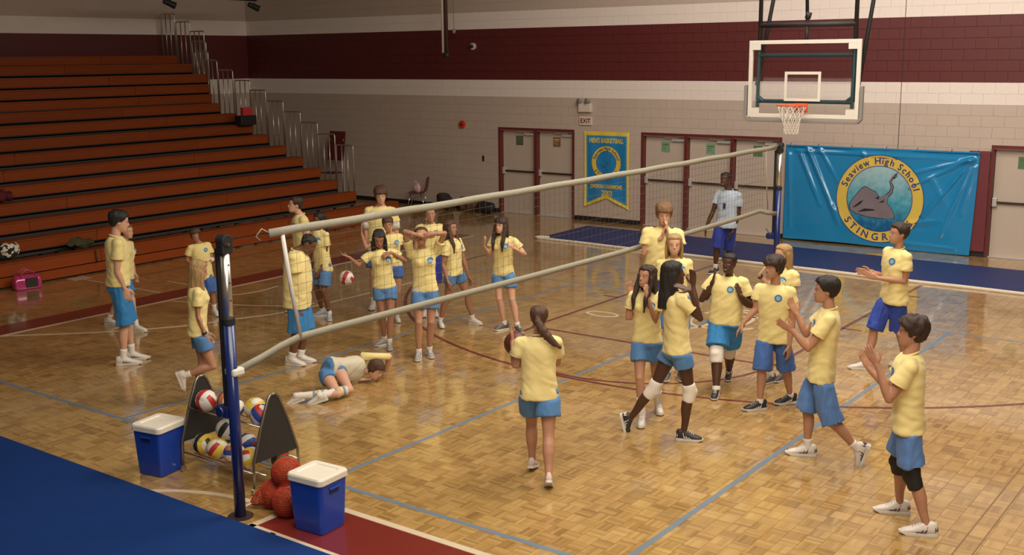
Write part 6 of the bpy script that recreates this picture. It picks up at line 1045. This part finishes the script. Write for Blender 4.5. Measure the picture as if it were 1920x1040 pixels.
OUT=dict(
A1=dict(label='tall dark-haired person in yellow shirt and long blue shorts standing arms down at far left',skin='pale',hair='black',hs='short',vol=.022,shorts='azure',shoe='white',stripe='three',sock=.13,vox=.0085),
A2=dict(label='person mostly hidden behind the tall person at far left, white sneakers showing',skin='pale',hair='ltbrown',hs='pony',pony=[(0,-.10,.14),(0,-.13,.10),(0,-.13,.02),(0,-.12,-.06)],shorts='azure',shoe='white',long=True,**far),
A3=dict(label='small person with brown bob, hands clasped, standing behind the long-haired blonde one',skin='mid',hair='brown',hs='bob',shorts='royal',shoe='white',bands=[('L','white',-.12,.25,.05)],**far),
A4=dict(label='blonde long-haired person walking right behind the ball rack, one foot lifted',skin='tan',hair='blonde',hs='longfront',L=.34,strands=(-1,1),shoe='white',sock=.08,bands=[('R','black',.86,.93,.033)]),
A5=dict(label='heavy-set person with shaved head looking down beside the white net side sleeve',skin='brown',hair='black',hs='buzz',shorts='azure',shoe='white'),
A6=dict(label='short-haired person at the back left looking left in front of the bleachers',skin='pale',hair='dkbrown',hs='short',vol=.014,shorts='royal',**far),
A7=dict(label='ponytailed dark-skinned person in pale blue sneakers looking left near the bleachers',skin='brown',hair='black',hs='pony',pony=[(0,-.10,.15),(0,-.14,.12),(.01,-.15,.03),(.01,-.14,-.07),(.01,-.12,-.15)],shoe='pblue',sock=.05,**far),
A8=dict(label='tall shaggy brown-haired person in the back row with white undersleeves',skin='pale',hair='brown',hs='shaggy',vol=.02,shorts='royal',undersleeve=True,**far),
A9=dict(label='dark wavy-haired person looking down with both arms spread behind the net ball',skin='mid',hair='black',hs='longfront',L=.30,shoe='grey',sock=.05,palmR=(0,0,1),curl=.4),
A10=dict(label='brown-haired person with raised right hand half hidden behind the dark wavy-haired person',skin='tan',hair='brown',hs='shaggy',shorts='royal',shoe='white',**far),
A11=dict(label='person in the back row whose face is half covered by the top net tape',skin='tan',hair='dkbrown',hs='short',vol=.014,shorts='deep',shoe='white',**far),
A12=dict(label='person with both forearms crossed over the face standing at the net',skin='tan',hair='brown',hs='pony',pony=[(0,-.10,.14),(0,-.13,.10),(0,-.12,.0)],shoe='grey',stripe='two',sock=.05,waistband=True,emblem=True),
A13=dict(label='long brown-haired person looking right with legs apart behind the net',skin='mid',hair='brown',hs='longfront',L=.34,strands=(1,-1),shoe='white',sock=.06),
A14=dict(label='long-haired person with bangs and dark grey shoes gesturing with both arms, rightmost behind the net',skin='pale',hair='dkbrown',hs='longfront',L=.32,bangs=True,shoe='dgrey',sock=.05),
A15=dict(label='person curled up on the floor in blue shorts and striped white knee socks',skin='pale',hair='brown',hs='shaggy',shoe='white',sock=.34,stripes=True,face=True,vox=.0085),
B1=dict(label='ponytailed person walking away at centre court, holding up a dark ball',skin='tan',hair='brown',hs='pony',pony=[(.0,-.10,.13),(.01,-.135,.09),(.05,-.14,.02),(.11,-.13,-.05),(.17,-.12,-.11),(.235,-.11,-.155)],shoe='pink',sock=0,hip=1.13,vox=.0075,emblem=False,face=False),
B2=dict(label='tall light-brown-haired person with hands clasped at the mouth, tallest on the right',skin='pale',hair='ltbrown',hs='shaggy',vol=.02,shorts='royal',shoe='dgrey',clap=1),
B3=dict(label='blonde smiling person standing in front of the tall person with clasped hands',skin='pale',hair='blonde',hs='long',L=.28,smile=1,shoe='dgrey',**far),
B4=dict(label='smiling long brown-haired person clapping, white high socks, looking left',skin='tan',hair='dkbrown',hs='longfront',L=.34,shoe='white',sock=.20,smile=1,clap=1,vox=.0078),
B5=dict(label='dark-skinned long-haired person walking right in white knee pads and black shoes',skin='dark',hair='black',hs='long',L=.34,shoe='black',stripe='two',sock=.0,kneepad='w',vox=.0078,clap=1),
B6=dict(label='person in pale blue polo shirt with whistle standing on the far mat',skin='dark',hair='black',hs='buzz',polo=True,shorts='deep',shoe='black',smile=1,**far),
B7=dict(label='heavy-set dark-skinned person in long blue shorts and white knee pads with raised hand',skin='dark',hair='black',hs='bun',shorts='azure',long=True,shoe='black',stripe='two',sock=.04,kneepad='w',smile=1,clap=1,curl=.5),
B8=dict(label='bowl-haired smiling person in black and white shoes walking left',skin='tan',hair='dkbrown',hs='shaggy',vol=.026,shorts='royal',shoe='black',stripe='two',sock=.04,smile=1,vox=.008),
B9=dict(label='blonde person almost hidden behind the bowl-haired person',skin='pale',hair='blonde',hs='long',L=.26,shoe='dgrey',sock=.06,bands=[('R','black',.84,.92,.034)],**far),
B10=dict(label='black-haired person striding left while clapping, patterned sneakers',skin='tan',hair='black',hs='short',vol=.024,shorts='light',shoe='white',stripe='two',sock=.09,clap=1,vox=.0075),
B11=dict(label='short-haired person clapping in front of the vinyl banner, striding left',skin='tan',hair='dkbrown',hs='short',vol=.018,shorts='vivid',shoe='white',sock=.07,smile=1,clap=1),
B12=dict(label='curly dark-haired person in black knee pads clapping in the right foreground',skin='tan',hair='dkbrown',hs='curly',shorts='light',shoe='white',stripe='two',sock=.0,kneepad='b',clap=1,vox=.0075),
)
SB['royal']=(.045,.12,.36); 
for P in PEOPLE:
    t=build_person(P,OUT[P['n']])
    if P['n']=='B1':
        J=P['J']; c=A(J['WL'])*.6+A(J['TL'])*.4+A(P['loc'])
        o=MB().ball((0,0,0),.115,24).obj('ball',mat('brown ball leather',(.10,.025,.014),.5),smooth=True); f=nz(A((c[0],c[1],0))); o.location=tuple(c+f*.125+A(CAMR[0])*.035+A((0,0,-.10))); tag(o,'dark brown ball held up by the person walking away','ball')

D.scenes.remove(TMP)
GROUPS=dict(cooler='blue and white coolers by the net post',basketball='basketballs in the red mesh bag',gym_bag='gym bags by the back wall',net_post='posts holding the net',stage_lamp='stage lamps under the ceiling',gym_mat='navy floor mats')
for o in list(COL.objects):
    if o.parent is None and 'category' in o:
        k=o.name.split('.')[0]
        if k in GROUPS: o['group']=GROUPS[k]
        elif k=='volleyball' and o.location.x>-9: o['group']='volleyballs on the ball rack'
        elif k=='person' and 'polo' not in o['label']: o['group']='players left of the net' if (o.location.x<-8.6) else 'players right of the net'
